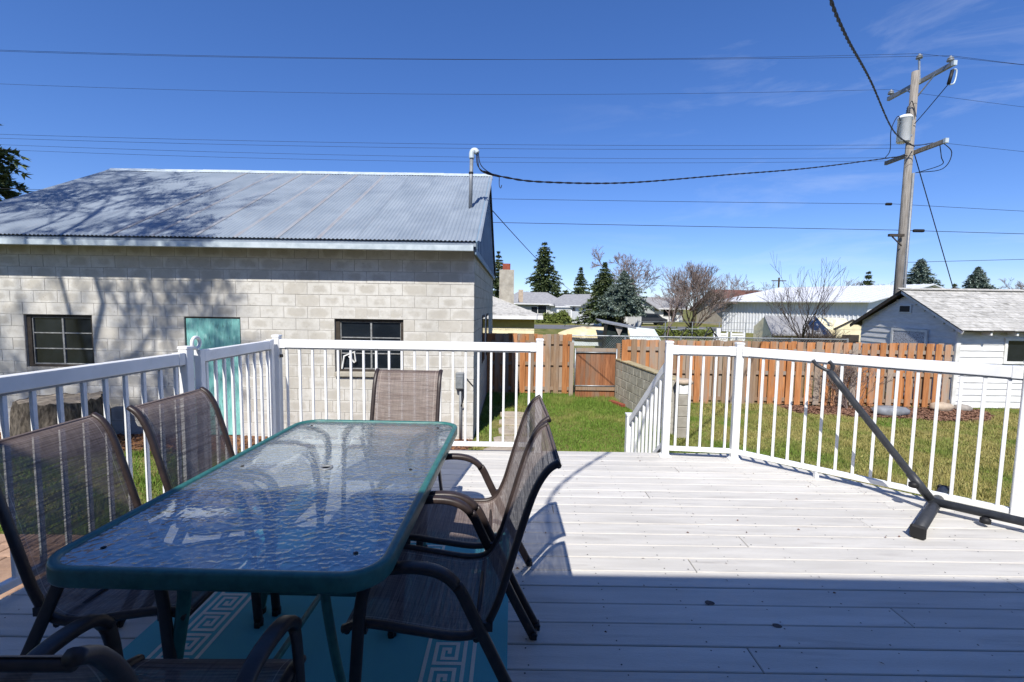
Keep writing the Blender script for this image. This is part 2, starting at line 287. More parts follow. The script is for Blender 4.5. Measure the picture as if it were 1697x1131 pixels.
# ------------------------------------------------------------------ mesh builder
WL = {}
class MB:
    def __init__(s): s.v = []; s.f = []
    def add(s, v, f):
        k = len(s.v); s.v += [tuple(p) for p in v]; s.f += [tuple(i + k for i in q) for q in f]; return s
    def box(s, x0, x1, y0, y1, z0, z1):
        return s.add([(x0, y0, z0), (x1, y0, z0), (x1, y1, z0), (x0, y1, z0), (x0, y0, z1), (x1, y0, z1), (x1, y1, z1), (x0, y1, z1)],
                     [(0, 3, 2, 1), (4, 5, 6, 7), (0, 1, 5, 4), (1, 2, 6, 5), (2, 3, 7, 6), (3, 0, 4, 7)])
    def hexa(s, bot, top):                    # two rings of four, counter-clockwise from above
        return s.add(list(bot) + list(top), [(0, 3, 2, 1), (4, 5, 6, 7), (0, 1, 5, 4), (1, 2, 6, 5), (2, 3, 7, 6), (3, 0, 4, 7)])
    def bar(s, p, q, wd, ht, up=(0, 0, 1)):
        p = Vector(p); q = Vector(q); d = (q - p).normalized(); up = Vector(up); sd = d.cross(up)
        if sd.length < 1e-6: sd = d.cross(Vector((1, 0, 0)))
        sd.normalize(); u = sd.cross(d); a = sd * wd / 2; b = u * ht / 2
        return s.add([p - a - b, p + a - b, p + a + b, p - a + b, q - a - b, q + a - b, q + a + b, q - a + b],
                     [(0, 1, 2, 3), (7, 6, 5, 4), (0, 4, 5, 1), (1, 5, 6, 2), (2, 6, 7, 3), (3, 7, 4, 0)])
    def sweep(s, pts, sec, cap=True, up=(0, 0, 1), closed=False, scale=None):
        pts = [Vector(p) for p in pts]; n = len(pts); k = len(sec); base = len(s.v)
        prev = None
        for i, p in enumerate(pts):
            if closed: t = pts[(i + 1) % n] - pts[i - 1]
            else: t = pts[min(i + 1, n - 1)] - pts[max(i - 1, 0)]
            t.normalize()
            if prev is None:
                sd = t.cross(Vector(up))
                if sd.length < 1e-4: sd = t.cross(Vector((0, 1, 0)))
            else:
                sd = prev - t * prev.dot(t)
            sd.normalize(); prev = sd; u = sd.cross(t)
            m = 1.0 if scale is None else scale[i]
            for (a, b) in sec: s.v.append(tuple(p + sd * a * m + u * b * m))
        for i in range(n if closed else n - 1):
            j = (i + 1) % n
            for c in range(k):
                d = (c + 1) % k; s.f.append((base + i * k + c, base + i * k + d, base + j * k + d, base + j * k + c))
        if cap and not closed:
            s.f.append(tuple(base + c for c in reversed(range(k)))); s.f.append(tuple(base + (n - 1) * k + c for c in range(k)))
        return s
    def tube(s, pts, r, n=6, cap=True, scale=None, closed=False):
        return s.sweep(pts, [(r * math.cos(2 * math.pi * i / n), r * math.sin(2 * math.pi * i / n)) for i in range(n)], cap, (0.01, 0.02, 1), closed, scale)
    def lathe(s, c, prof, n=16, axis='Z'):
        c = Vector(c); base = len(s.v); m = len(prof)
        for (r, h) in prof:
            for i in range(n):
                a = 2 * math.pi * i / n; x, y = r * math.cos(a), r * math.sin(a)
                s.v.append(tuple(c + (Vector((x, y, h)) if axis == 'Z' else Vector((h, x, y)) if axis == 'X' else Vector((x, h, y)))))
        for i in range(m - 1):
            for j in range(n):
                k = (j + 1) % n; s.f.append((base + i * n + j, base + i * n + k, base + (i + 1) * n + k, base + (i + 1) * n + j))
        s.f.append(tuple(base + j for j in reversed(range(n)))); s.f.append(tuple(base + (m - 1) * n + j for j in range(n)))
        return s
    def mesh(s, name, m, smooth=False, bevel=0.0, fix=True):
        me = bpy.data.meshes.new(name); me.from_pydata(s.v, [], s.f)
        if bevel or fix:
            bm = bmesh.new(); bm.from_mesh(me)
            if bevel:
                es = [e for e in bm.edges if len(e.link_faces) == 2 and e.calc_face_angle(0) > 0.5]
                bmesh.ops.bevel(bm, geom=es, offset=bevel, segments=1, affect='EDGES', clamp_overlap=True)
            if fix: bmesh.ops.recalc_face_normals(bm, faces=bm.faces)
            bm.to_mesh(me); bm.free()
        if smooth: me.polygons.foreach_set('use_smooth', [True] * len(me.polygons))
        me.materials.append(m); me.update(); return me
    def build(s, name, m, parent=None, smooth=False, bevel=0.0, fix=True, kind=None):
        off = WL.get(parent, Vector((0, 0, 0)))
        if off.length: s.v = [(a - off.x, b - off.y, c - off.z) for a, b, c in s.v]
        o = bpy.data.objects.new(name, s.mesh(name, m, smooth, bevel, fix)); COL.objects.link(o)
        if parent is not None: o.parent = parent
        WL[o] = off.copy()
        if kind: o['kind'] = kind
        return o
def place(name, me, parent, p, rz=0.0, rot=None, scale=None):      # a piece that shares mesh data; p in world
    o = bpy.data.objects.new(name, me); COL.objects.link(o); off = WL.get(parent, Vector((0, 0, 0)))
    o.parent = parent; o.location = Vector(p) - off
    o.rotation_euler = rot if rot else (0, 0, rz)
    if scale: o.scale = scale
    return o
def tag(o, label, cat, group=None, kind=None):
    o['label'] = label; o['category'] = cat
    if group: o['group'] = group
    if kind: o['kind'] = kind
    return o
def thing(name, label, cat, loc=(0, 0, 0), group=None):
    o = bpy.data.objects.new(name, None); COL.objects.link(o); o.location = loc; o.empty_display_size = 0.2
    WL[o] = Vector(loc); return tag(o, label, cat, group)
def copy_tree(o, parent=None):
    c = o.copy(); COL.objects.link(c); c.parent = parent
    for ch in list(o.children): copy_tree(ch, c)
    return c
def catmull(pts, n=6):
    P = [Vector(p) for p in pts]; P = [P[0] * 2 - P[1]] + P + [P[-1] * 2 - P[-2]]; out = []
    for i in range(1, len(P) - 2):
        a, b, c, d = P[i - 1:i + 3]
        for k in range(n):
            t = k / n
            out.append(0.5 * ((2 * b) + (c - a) * t + (2 * a - 5 * b + 4 * c - d) * t * t + (3 * b - a - 3 * c + d) * t ** 3))
    return out + [P[-2]]
def rrect(w_, h_, r):                                               # rounded-rectangle section
    o = []
    for cx, cy, a0 in ((w_ / 2 - r, h_ / 2 - r, 0), (-w_ / 2 + r, h_ / 2 - r, 90), (-w_ / 2 + r, -h_ / 2 + r, 180), (w_ / 2 - r, -h_ / 2 + r, 270)):
        for k in (0, 45, 90): o.append((cx + r * math.cos(R(a0 + k)), cy + r * math.sin(R(a0 + k))))
    return o
def tri_mesh(name, V, F, m, parent=None, kind=None):                # numpy triangles
    me = bpy.data.meshes.new(name); V = np.asarray(V, np.float32).reshape(-1, 3); F = np.asarray(F, np.int32).reshape(-1, 3)
    off = WL.get(parent, Vector((0, 0, 0))); V = V - np.array(off, np.float32)
    me.vertices.add(len(V)); me.vertices.foreach_set('co', V.ravel()); me.loops.add(F.size); me.loops.foreach_set('vertex_index', F.ravel())
    me.polygons.add(len(F)); me.polygons.foreach_set('loop_start', np.arange(0, F.size, 3, dtype=np.int32)); me.polygons.foreach_set('loop_total', np.full(len(F), 3, np.int32))
    me.update(calc_edges=True); me.materials.append(m)
    o = bpy.data.objects.new(name, me); COL.objects.link(o); o.parent = parent
    if kind: o['kind'] = kind
    WL[o] = off.copy(); return o

# ------------------------------------------------------------------ ground, road
def struct(o): o['kind'] = 'structure'; return o
def sheet(name, pts, z, m):
    b = MB(); b.add([(x, y, z) for x, y in pts], [tuple(range(len(pts)))]); return struct(b.build(name, m, fix=False))
g = sheet('ground', [(-700, -700), (700, -700), (700, 900), (-700, 900)], GZ, M['ground'])
sheet('road', [(-300, 44.2), (300, 46.6), (300, 55.6), (-300, 53.2)], GZ + 0.012, M['asphalt'])

# ------------------------------------------------------------------ deck
PITCH = 0.1437; Y0 = 1.79
def dl(y): return -2.43 - max(0.0, 3.32 - y) * 0.085
def dr(y): return min(2.36 + max(0.0, 4.60 - y) * 1.0, 3.82)
deck = bpy.data.objects.new('deck', None); COL.objects.link(deck); WL[deck] = Vector((0, 0, 0)); deck['kind'] = 'structure'
JO = {0: [1.06], 2: [1.93], 4: [2.78, -0.9], 5: [1.07], 7: [1.51, -1.4], 9: [2.5, -.3], 10: [0.32], 12: [1.10], 14: [-.7, 2.6], 16: [1.54], 18: [-1.3]}
screws = MB()
for k in range(-18, 20):
    y0 = Y0 + PITCH * k + 0.0028; y1 = Y0 + PITCH * (k + 1) - 0.0028
    if k == 19: y1 = 4.648
    xs = JO.get(k)
    if xs is None:
        xs = [random.uniform(-1.8, 2.6)]
        if -2 <= k <= 19: xs = [random.choice([-2.0, -1.6, -.5, 2.9, 3.3])]
    xs = sorted(xs); cuts = [None] + xs + [None]
    dz = random.uniform(-0.0012, 0.0012)
    for i in range(len(cuts) - 1):
        a, b_ = cuts[i], cuts[i + 1]
        l0, l1 = (dl(y0), dl(y1)) if a is None else (a + 0.0022,) * 2
        r0, r1 = (dr(y0), dr(y1)) if b_ is None else (b_ - 0.0022,) * 2
        m = MB(); m.hexa([(l0, y0, -0.026 + dz), (r0, y0, -0.026 + dz), (r1, y1, -0.026 + dz), (l1, y1, -0.026 + dz)], [(l0, y0, dz), (r0, y0, dz), (r1, y1, dz), (l1, y1, dz)])
        m.build('board', M['deck'], deck, bevel=0.0035)
    jx = [-2.36 + 0.4064 * j for j in range(16)] + [x + d for x in xs for d in (-0.03, 0.03)]
    for x in jx:
        if not (dl(y0) + 0.03 < x < dr(y1) - 0.03): continue
        for yy in (y0 + 0.024 + random.uniform(-.006, .006), y1 - 0.024 + random.uniform(-.006, .006)):
            xx = x + random.uniform(-.012, .012); r = random.uniform(0.0032, 0.0048)
            screws.add([(xx + r * math.cos(q * math.pi / 3), yy + r * math.sin(q * math.pi / 3), dz + 0.0012) for q in range(6)], [(0, 1, 2, 3, 4, 5)])
screws.build('screws', M['screw'], deck, kind='stuff', fix=False)
for j in range(16):                                                 # joists under the boards
    x = -2.36 + 0.4064 * j; y1 = 4.6 if x < 2.3 else 4.6 - (x - 2.3)
    if x < 3.7: MB().box(x - 0.02, x + 0.02, -0.8, y1 - 0.06, -0.22, -0.027).build('joist', M['joist'], deck)
RIM = [(-2.40, 4.625), (2.345, 4.625), (3.79, 3.16), (3.79, -0.8)]
for a, b_ in zip(RIM[:-1], RIM[1:]):
    MB().bar((a[0], a[1], -0.128), (b_[0], b_[1], -0.128), 0.035, 0.2).build('rim_joist', M['joist'], deck)
MB().bar((-2.66, 0.3, -0.128), (-2.405, 3.32, -0.128), 0.035, 0.2).build('rim_joist', M['joist'], deck)
MB().bar((-2.405, 3.34, -0.128), (-2.405, 4.60, -0.128), 0.035, 0.2).build('rim_joist', M['joist'], deck)
for x, y in [(-2.3, 4.5), (0.3, 4.5), (1.6, 4.5), (2.3, 4.4), (3.65, 3.1), (3.65, 1.2), (-2.35, 2.2), (-2.5, 0.6)]:
    MB().box(x - 0.05, x + 0.05, y - 0.05, y + 0.05, GZ, -0.23).build('support_post', M['joist'], deck)

r_ = random.Random(21); V_ = []; F_ = []
for i in range(70):
    x, y = r_.uniform(-.2, 3.4), r_.uniform(1.5, 4.5)
    if x > dr(y) - .1: continue
    l, a = r_.uniform(.004, .013), r_.uniform(0, 6.28); k = len(V_)
    V_ += [(x + l * math.cos(a), y + l * math.sin(a), .004), (x - .4 * l * math.sin(a), y + .4 * l * math.cos(a), .009), (x - l * math.cos(a), y - l * math.sin(a), .004), (x + .4 * l * math.sin(a), y - .4 * l * math.cos(a), .0035)]; F_ += [(k, k + 1, k + 2), (k, k + 2, k + 3)]
tag(tri_mesh('leaf_litter', V_, F_, mat('litter', (120, 86, 66), (84, 62, 50), 40, 0.9), kind='stuff'), 'tiny dry leaf bits scattered over the open deck boards', 'leaves', kind='stuff')
for x, y, rr in [(1.02, 2.235, .020), (1.27, 2.07, .018)]:
    ST = MB().add([(x + rr * (1.5 if math.cos(q * .5236) > 0 else 1) * math.cos(q * .5236), y + rr * math.sin(q * .5236) * random.uniform(.7, 1.1), .0022) for q in range(12)], [tuple(range(12))]).build('stain', M['stain'] if 'stain' in M else M.setdefault('stain', mat('stain', (92, 84, 82), (70, 64, 64), 60, 0.9)), deck, fix=False)
# ------------------------------------------------------------------ white railings
BAL = MB().box(-0.0108, 0.0108, -0.0108, 0.0108, 0.10, 1.04).mesh('baluster', M['vinyl'], bevel=0.002)
POST = MB().box(-0.034, 0.034, -0.034, 0.034, 0.002, 1.142).mesh('post', M['vinyl'], bevel=0.004)
CAP = MB().hexa([(-.039, -.039, 1.1425), (.039, -.039, 1.1425), (.039, .039, 1.1425), (-.039, .039, 1.1425)], [(-.036, -.036, 1.162), (.036, -.036, 1.162), (.036, .036, 1.162), (-.036, .036, 1.162)]).mesh('cap', M['vinyl'], bevel=0.003)
TRIM = MB().hexa([(-.055, -.055, .002), (.055, -.055, .002), (.055, .055, .002), (-.055, .055, .002)], [(-.038, -.038, .024), (.038, -.038, .024), (.038, .038, .024), (-.038, .038, .024)]).mesh('base_trim', M['vinyl'])
def add_post(parent, p, rz=0.0, trim=False):
    o = place('post', POST, parent, (p[0], p[1], 0), rz); WL[o] = Vector((p[0], p[1], 0))
    c = bpy.data.objects.new('cap', CAP); COL.objects.link(c); c.parent = o
    if trim: t = bpy.data.objects.new('base_trim', TRIM); COL.objects.link(t); t.parent = o
def railing(name, label, p, q, nb, posts, inset=(0.035, 0.035), cat='railing', foot=None, trim=False):
    p = Vector((p[0], p[1], 0)); q = Vector((q[0], q[1], 0)); d = (q - p).normalized(); rz = math.atan2(d.y, d.x)
    t = thing(name, label, cat, tuple(p))
    a = p + d * inset[0]; b = q - d * inset[1]; up = Vector((0, 0, 1))
    MB().bar(a + up * 1.076, b + up * 1.076, 0.052, 0.082).build('top_rail', M['vinyl'], t, bevel=0.004)
    MB().bar(a + up * 1.028, b + up * 1.028, 0.030, 0.012).build('channel', M['grey_metal'], t)
    MB().bar(a + up * 0.082, b + up * 0.082, 0.042, 0.042).build('bottom_rail', M['vinyl'], t, bevel=0.004)
    for i in range(nb):
        c = a + (b - a) * ((i + 0.5) / nb); place('baluster', BAL, t, (c.x, c.y, 0), rz)
    for s in (a + d * 0.03, b - d * 0.03): MB().bar(s - d * 0.028 + up * 1.076, s + d * 0.028 + up * 1.076, 0.058, 0.088).build('rail_sleeve', M['vinyl'], t, bevel=0.003)
    for pp in posts: add_post(t, pp, rz, trim)
    if foot:
        for f in foot:
            c = a + (b - a) * f; MB().box(c.x - .016, c.x + .016, c.y - .016, c.y + .016, 0.002, 0.06).build('rail_foot', M['vinyl'], t)
    return t
PA, PB, PC, PD, PE, PF = (-2.365, 3.33), (-2.345, 4.585), (0.277, 4.585), (1.555, 4.545), (2.215, 4.475), (3.60, 3.175)
railing('deck_railing', 'white vinyl deck railing facing the grey block shed wall', PB, PC, 20, [PB, PC])
railing('deck_railing', 'short white railing panel between two posts at the head of the stairs', PD, PE, 5, [PD, PE], trim=True)
railing('deck_railing', 'long diagonal white railing behind the dark hammock stand', PE, PF, 15, [PF], foot=[0.36])
railing('deck_railing', 'white railing behind the brown patio chairs by the tree stump', (-2.63, 0.45), PA, 22, [(-2.63, 0.45), PA])
gt = railing('deck_gate', 'white railing gate with a round latch ring in front of the teal door', (-2.358, 3.45), (-2.348, 4.49), 9, [], inset=(0.03, 0.03), cat='gate')
for yy in (3.46, 4.48):
    MB().box(-2.382, -2.33, yy - 0.025, yy + 0.025, 0.05, 1.125).build('gate_stile', M['vinyl'], gt, bevel=0.003)
MB().tube([(-2.352, 3.42 + 0.042 * math.cos(a), 1.178 + 0.042 * math.sin(a)) for a in [2 * math.pi * i / 20 for i in range(20)]], 0.013, 8, closed=True).build('latch_ring', M['vinyl'], gt, smooth=True)
for z in (0.3, 0.78):
    MB().box(-2.375, -2.335, 3.385, 3.435, z, z + 0.05).build('hinge', M['grey_metal'], gt)
MB().box(-2.30, -2.278, 4.545, 4.575, 0.94, 0.97).build('latch', M['black'], gt)

# stairs down to the lawn between posts C and D
st = thing('deck_stairs', 'pale deck steps going down to the grass by the stair railing', 'stairs', (0.92, 4.66, GZ))
for i in range(4):
    z = -0.17 * (i + 1); y = 4.655 + 0.28 * i
    MB().box(0.36, 1.50, y, y + 0.275, z - 0.035, z).build('tread', M['deck'], st, bevel=0.003)
for x in (0.40, 0.93, 1.46):
    MB().hexa([(x - .02, 4.66, GZ), (x + .02, 4.66, GZ), (x + .02, 5.75, GZ), (x - .02, 5.75, GZ)], [(x - .02, 4.66, -.21), (x + .02, 4.66, -.21), (x + .02, 5.75, -.78), (x - .02, 5.75, -.78)]).build('stringer', M['joist'], st)
sr = thing('stair_railing', 'sloping white stair railing with grey handrail going down to a low newel post', 'railing', (1.50, 5.62, GZ))
T0 = Vector((1.575, 4.60, 0.93)); T1 = Vector((1.475, 5.58, 0.09)); dn = Vector((0, 0, -0.80))
MB().bar(T0, T1, 0.05, 0.075).build('handrail', M['vinyl'], sr, bevel=0.004)
MB().bar(T0 + dn, T1 + dn, 0.042, 0.045).build('bottom_rail', M['vinyl'], sr, bevel=0.003)
for i in range(9):
    c = T0 + (T1 - T0) * ((i + 0.6) / 9.3); MB().box(c.x - .0135, c.x + .0135, c.y - .0135, c.y + .0135, c.z - 0.80, c.z - 0.02).build('baluster', M['vinyl'], sr)
nw = MB().box(1.43, 1.515, 5.585, 5.67, GZ, 0.15).build('post', M['vinyl'], sr, bevel=0.004)
MB().box(1.423, 1.522, 5.578, 5.677, 0.151, 0.175).build('cap', M['vinyl'], nw, bevel=0.004)
MB().tube(catmull([(1.575, 4.585, 0.92), (1.573, 4.60, 0.98), (1.570, 4.598, 1.0)], 4), 0.02, 8).build('rail_bracket', M['grey_metal'], sr)

# ------------------------------------------------------------------ house behind the camera (its eave shades the near deck)
hs_ = thing('house', 'pale house behind the deck whose eave shades the near boards', 'house', (1, -3, GZ))
MB().box(-9, 11, -9.5, -0.95, GZ, 3.15).build('wall', M['housewall'], hs_)
MB().add([(-9.5, -0.345, 3.20), (11.5, -0.345, 3.20), (11.5, -5.2, 5.4), (-9.5, -5.2, 5.4), (-9.5, -10, 3.2), (11.5, -10, 3.2),
          (-9.5, -0.345, 3.05), (11.5, -0.345, 3.05), (11.5, -10, 3.05), (-9.5, -10, 3.05)],
         [(0, 1, 2, 3), (3, 2, 5, 4), (6, 9, 8, 7), (0, 6, 7, 1), (4, 5, 8, 9), (0, 3, 4, 9, 6), (1, 7, 8, 5, 2)]).build('roof', M['shingle_grey'], hs_)
for x in (-2.2, 1.2): MB().box(x, x + 1.6, -0.949, -0.93, 0.3, 2.2).build('window', M['glass_dark'], hs_)

# ------------------------------------------------------------------ concrete-block shed
SX0, SX1, SY0, SY1 = -9.70, -0.655, 7.90, 15.2
shed = thing('block_shed', 'grey concrete block shed with a corrugated metal roof and a teal door', 'shed', (-5.2, 7.9, GZ))
CH = 0.2032; ZB = 1.205
OPEN = [(-8.37, -7.20, 0.300, ZB), (-5.62, -4.66, GZ, ZB), (-3.045, -1.865, 0.215, ZB)]
wall = MB(); ybk = SY0 + 0.006
edges = [SX0] + [e for o in OPEN for e in o[:2]] + [SX1 - 0.012]
for i in range(len(edges) - 1):
    a, b_ = edges[i], edges[i + 1]; op = [o for o in OPEN if abs(o[0] - a) < 1e-6]
    if op:
        wall.box(a, b_, ybk, ybk + 0.18, op[0][3], 2.43)
        if op[0][2] > GZ: wall.box(a, b_, ybk, ybk + 0.18, GZ - 0.1, op[0][2])
    else: wall.box(a, b_, ybk, ybk + 0.18, GZ - 0.1, 2.43)
wall.box(SX1 - 0.19, SX1 - 0.012, ybk + 0.181, SY1, GZ - 0.1, 2.43); wall.box(SX0, SX0 + 0.18, ybk + 0.181, SY1, GZ - 0.1, 2.43)
wall.box(SX0, SX1 - 0.012, SY1, SY1 + 0.18, GZ - 0.1, 2.43)
wall = wall.build('wall', M['mortar'], shed)
bmesh_cache = {}
def block_mesh(wd):
    k = round(wd, 2)
    if k not in bmesh_cache:
        bmesh_cache[k] = MB().box(-wd / 2, wd / 2, 0, 0.05, -CH / 2 + 0.0036, CH / 2 - 0.0036).mesh('block', M['block'], bevel=0.003)
    return bmesh_cache[k]
blocks = []; stuff = MB()
for k in range(-11, 6):
    z = ZB + CH * (k + 0.5); off = 0.0 if k % 2 == 0 else 0.203
    x1 = SX1; segs = []; x = SX1
    first = True
    while x > SX0 + 0.05:
        wd = 0.203 if (first and off) else 0.4064; first = False
        if k == 0 and -3.06 < x - 0.01 < -1.83: wd = 0.203
        a = max(SX0, x - wd); segs.append((a, x)); x = a
    for a, b_ in segs:
        parts = [(a, b_)]
        for ox0, ox1, oz0, oz1 in OPEN:
            if z + CH / 2 - 0.02 > oz0 and z - CH / 2 + 0.02 < oz1:
                np_ = []
                for p, q in parts:
                    if q <= ox0 or p >= ox1: np_.append((p, q))
                    else:
                        if p < ox0 - 0.02: np_.append((p, ox0))
                        if q > ox1 + 0.02: np_.append((ox1, q))
                parts = np_
        for p, q in parts: blocks.append((q - p - 0.007, (p + q) / 2, z))
vis = [b for b in blocks if b[1] > -8.95 and b[2] > -0.70]
vis = sorted(vis, key=lambda b: (b[2] < -0.3, -b[0]))[:298]; vset = set(vis)
for wd, x, z in vis: place('block', block_mesh(wd), wall, (x, SY0 - 0.038 + 0.05 - 0.012 + random.uniform(-.0015, .0015), z))
for wd, x, z in blocks:
    if (wd, x, z) not in vset: stuff.box(x - wd / 2, x + wd / 2, SY0, SY0 + 0.05, z - CH / 2 + 0.004, z + CH / 2 - 0.004)
stuff.build('more_blocks', M['block'], wall, kind='stuff')
side = MB()
for k in range(-11, 6):
    z = ZB + CH * (k + 0.5); y = SY0 + 0.012 - (0.2 if k % 2 else 0)
    while y < SY1:
        y1 = min(y + 0.4064, SY1 + .17); yy = max(y, SY0 + 0.012)
        if y1 - yy > 0.05: side.box(SX1 - 0.05, SX1, yy + 0.004, y1 - 0.004, z - CH / 2 + 0.004, z + CH / 2 - 0.004)
        y += 0.4064
side.build('side_blocks', M['oldblock'], wall, kind='stuff')
# windows and door
def shed_window(x0, x1, z0, z1, sill):
    w_ = MB(); y = SY0 + 0.075
    for a, b_, c, d in ((x0, x0 + 0.07, z0, z1), (x1 - 0.05, x1, z0, z1), (x0 + 0.07, x1 - 0.05, z1 - 0.04, z1), (x0 + 0.07, x1 - 0.05, z0, z0 + 0.04)):
        w_.box(a, b_, y - 0.03, y + 0.05, c, d)
    win = w_.build('window', M['sash_old'], shed)
    gx0, gx1, gz0, gz1 = x0 + 0.07, x1 - 0.05, z0 + 0.04, z1 - 0.04; mid = (gx0 + gx1) / 2 + 0.01
    fr = MB()
    fr.box(gx0, gx0 + 0.018, y - .01, y + .02, gz0, gz1); fr.box(gx1 - 0.012, gx1, y - .01, y + .02, gz0, gz1)
    fr.box(gx0, gx1, y - .009, y + .019, gz1 - 0.014, gz1); fr.box(gx0, gx1, y - .009, y + .019, gz0, gz0 + 0.018)
    fr.box(mid - 0.014, mid + 0.014, y - .012, y + .018, gz0, gz1)
    for i in (1, 2): fr.box(gx0, gx1, y - .008, y + .017, gz0 + (gz1 - gz0) * i / 3 - 0.009, gz0 + (gz1 - gz0) * i / 3 + 0.009)
    fr.build('sash', M['sash'], win)
    for i in range(3):
        for a, b_ in ((gx0 + .018, mid - .014), (mid + .014, gx1 - .012)):
            MB().box(a, b_, y + 0.006, y + 0.010, gz0 + (gz1 - gz0) * i / 3 + .009, gz0 + (gz1 - gz0) * (i + 1) / 3 - .009).build('pane', M['glass_dark'], win)
    if sill: MB().hexa([(x0 - .0, SY0 - .05, z0 - .075), (x1 + .0, SY0 - .05, z0 - .075), (x1 + .0, y - .03, z0 - .075), (x0, y - .03, z0 - .075)],
                       [(x0, SY0 - .05, z0 - .012), (x1, SY0 - .05, z0 - .012), (x1, y - .03, z0), (x0, y - .03, z0)]).build('sill', M['conc'], win)
    return win
wl_ = shed_window(-8.365, -7.205, 0.305, ZB - .005, False)
wr_ = shed_window(-3.04, -1.87, 0.295, ZB - .005, True)
br = MB(); br.bar((-2.94, SY0 + .05, 0.34), (-2.90, SY0 + .05, 0.56), 0.02, 0.045, (0, 1, 0)); br.bar((-2.91, SY0 + .048, 0.56), (-2.72, SY0 + .048, 0.64), 0.02, 0.04, (0, 1, 0)); br.bar((-2.72, SY0 + .046, 0.65), (-2.70, SY0 + .046, 0.47), 0.02, 0.045, (0, 1, 0)); br.bar((-2.82, SY0 + .044, 0.56), (-2.72, SY0 + .044, 0.45), 0.018, 0.04, (0, 1, 0))
br.build('broken_trim', M['paint_white'], wr_)
dr_ = MB().box(-5.60, -4.68, SY0 + 0.02, SY0 + 0.06, GZ + 0.02, ZB - 0.025).build('door', M['door'], shed); dr_['label'] = 'plank door with peeling teal paint'
MB().box(-5.62, -4.66, SY0 + 0.015, SY0 + 0.10, ZB - 0.022, ZB - 0.001).build('door_head', M['sash_old'], dr_)
for yy in (10.0, 11.6):
    sw = MB().box(SX1 - 0.02, SX1 + 0.012, yy, yy + 0.85, 0.2, 1.25).build('window', M['sash_old'], shed)
    MB().box(SX1 + 0.0125, SX1 + 0.016, yy + .06, yy + .79, 0.26, 1.19).build('pane', M['glass_dark'], sw)
# roof
EY, EZ, RY, RZ = 7.47, 2.495, 11.55, 4.63; RX0, RX1 = -9.85, -0.56
sl = math.atan2(RZ - EZ, RY - EY); SL = math.hypot(RZ - EZ, RY - EY); nrm = Vector((0, -math.sin(sl), math.cos(sl))); BY = 2 * RY - EY
roof = MB()
for (ya, yb) in ((EY + .03, RY), (RY, BY)):
    za, zb = (EZ, RZ) if ya < RY else (RZ, EZ)
    roof.hexa([(RX0 + .03, ya, za - .085), (RX1 - .03, ya, za - .085), (RX1 - .03, yb, zb - .085), (RX0 + .03, yb, zb - .085)], [(RX0 + .03, ya, za - .02), (RX1 - .03, ya, za - .02), (RX1 - .03, yb, zb - .02), (RX0 + .03, yb, zb - .02)])
roof = roof.build('roof', M['roof_iron'], shed)
PWID = 0.663; npan = 14
def corr(wd, pitch=0.0665, amp=0.0095, flip=1):
    m = MB(); n = int(round(wd / pitch * 6)); ly = [0, SL * 0.5, SL]
    for j in ly:
        for i in range(n + 1):
            x = i * pitch / 6; m.v.append((x, j, amp * math.cos(2 * math.pi * i / 6)))
    for j in range(len(ly) - 1):
        for i in range(n): q = j * (n + 1) + i; m.f.append((q, q + 1, q + n + 2, q + n + 1))
    return m
SHEET = corr(PWID + 0.0332).mesh('roof_sheet', M['roof_iron'], smooth=True, fix=False)
RUST = corr(0.0665 * 1.0).mesh('seam', M['roof_rust'], smooth=True, fix=False)
for i in range(npan):
    x = RX1 - PWID * (i + 1)
    lift = nrm * (0.001 + 0.0035 * (i % 2))
    place('roof_sheet', SHEET, roof, Vector((x, EY, EZ)) + lift, rot=(sl, 0, 0))
    if 3 <= i <= 8: place('seam', RUST, roof, Vector((x + 0.0665, EY + .002, EZ)) + nrm * 0.0075, rot=(sl, 0, 0))
for i in range(8):
    x1 = RX1 + 0.02 - i * 1.17; x0 = max(x1 - 1.2, RX0)
    dz = 0.004 * (i % 2); m = MB()
    m.add([(x0, RY - .17, RZ - .075 + dz), (x1, RY - .17, RZ - .075 + dz), (x1, RY, RZ + .03 + dz), (x0, RY, RZ + .03 + dz), (x1, RY + .17, RZ - .075 + dz), (x0, RY + .17, RZ - .075 + dz)], [(0, 1, 2, 3), (3, 2, 4, 5)]).build('ridge_cap', M['gutter'], roof)
MB().box(RX0 + .02, RX1 - .075, EY + .035, EY + .06, EZ - .085, EZ - .018).build('fascia', M['fascia'], shed)
gu = MB(); gu.box(RX0 + .02, RX1 - .08, EY + .002, EY + .03, EZ - .155, EZ - .068); gu.box(RX0 + .02, RX1 - .08, EY + .03, EY + .10, EZ - .155, EZ - .145)
gu.build('gutter', M['gutter'], shed, bevel=0.003)
MB().box(RX0 + .02, RX1 - .10, EY + .06, SY0 + .012, EZ - .105, EZ - .09).build('soffit', M['soffit'], shed)
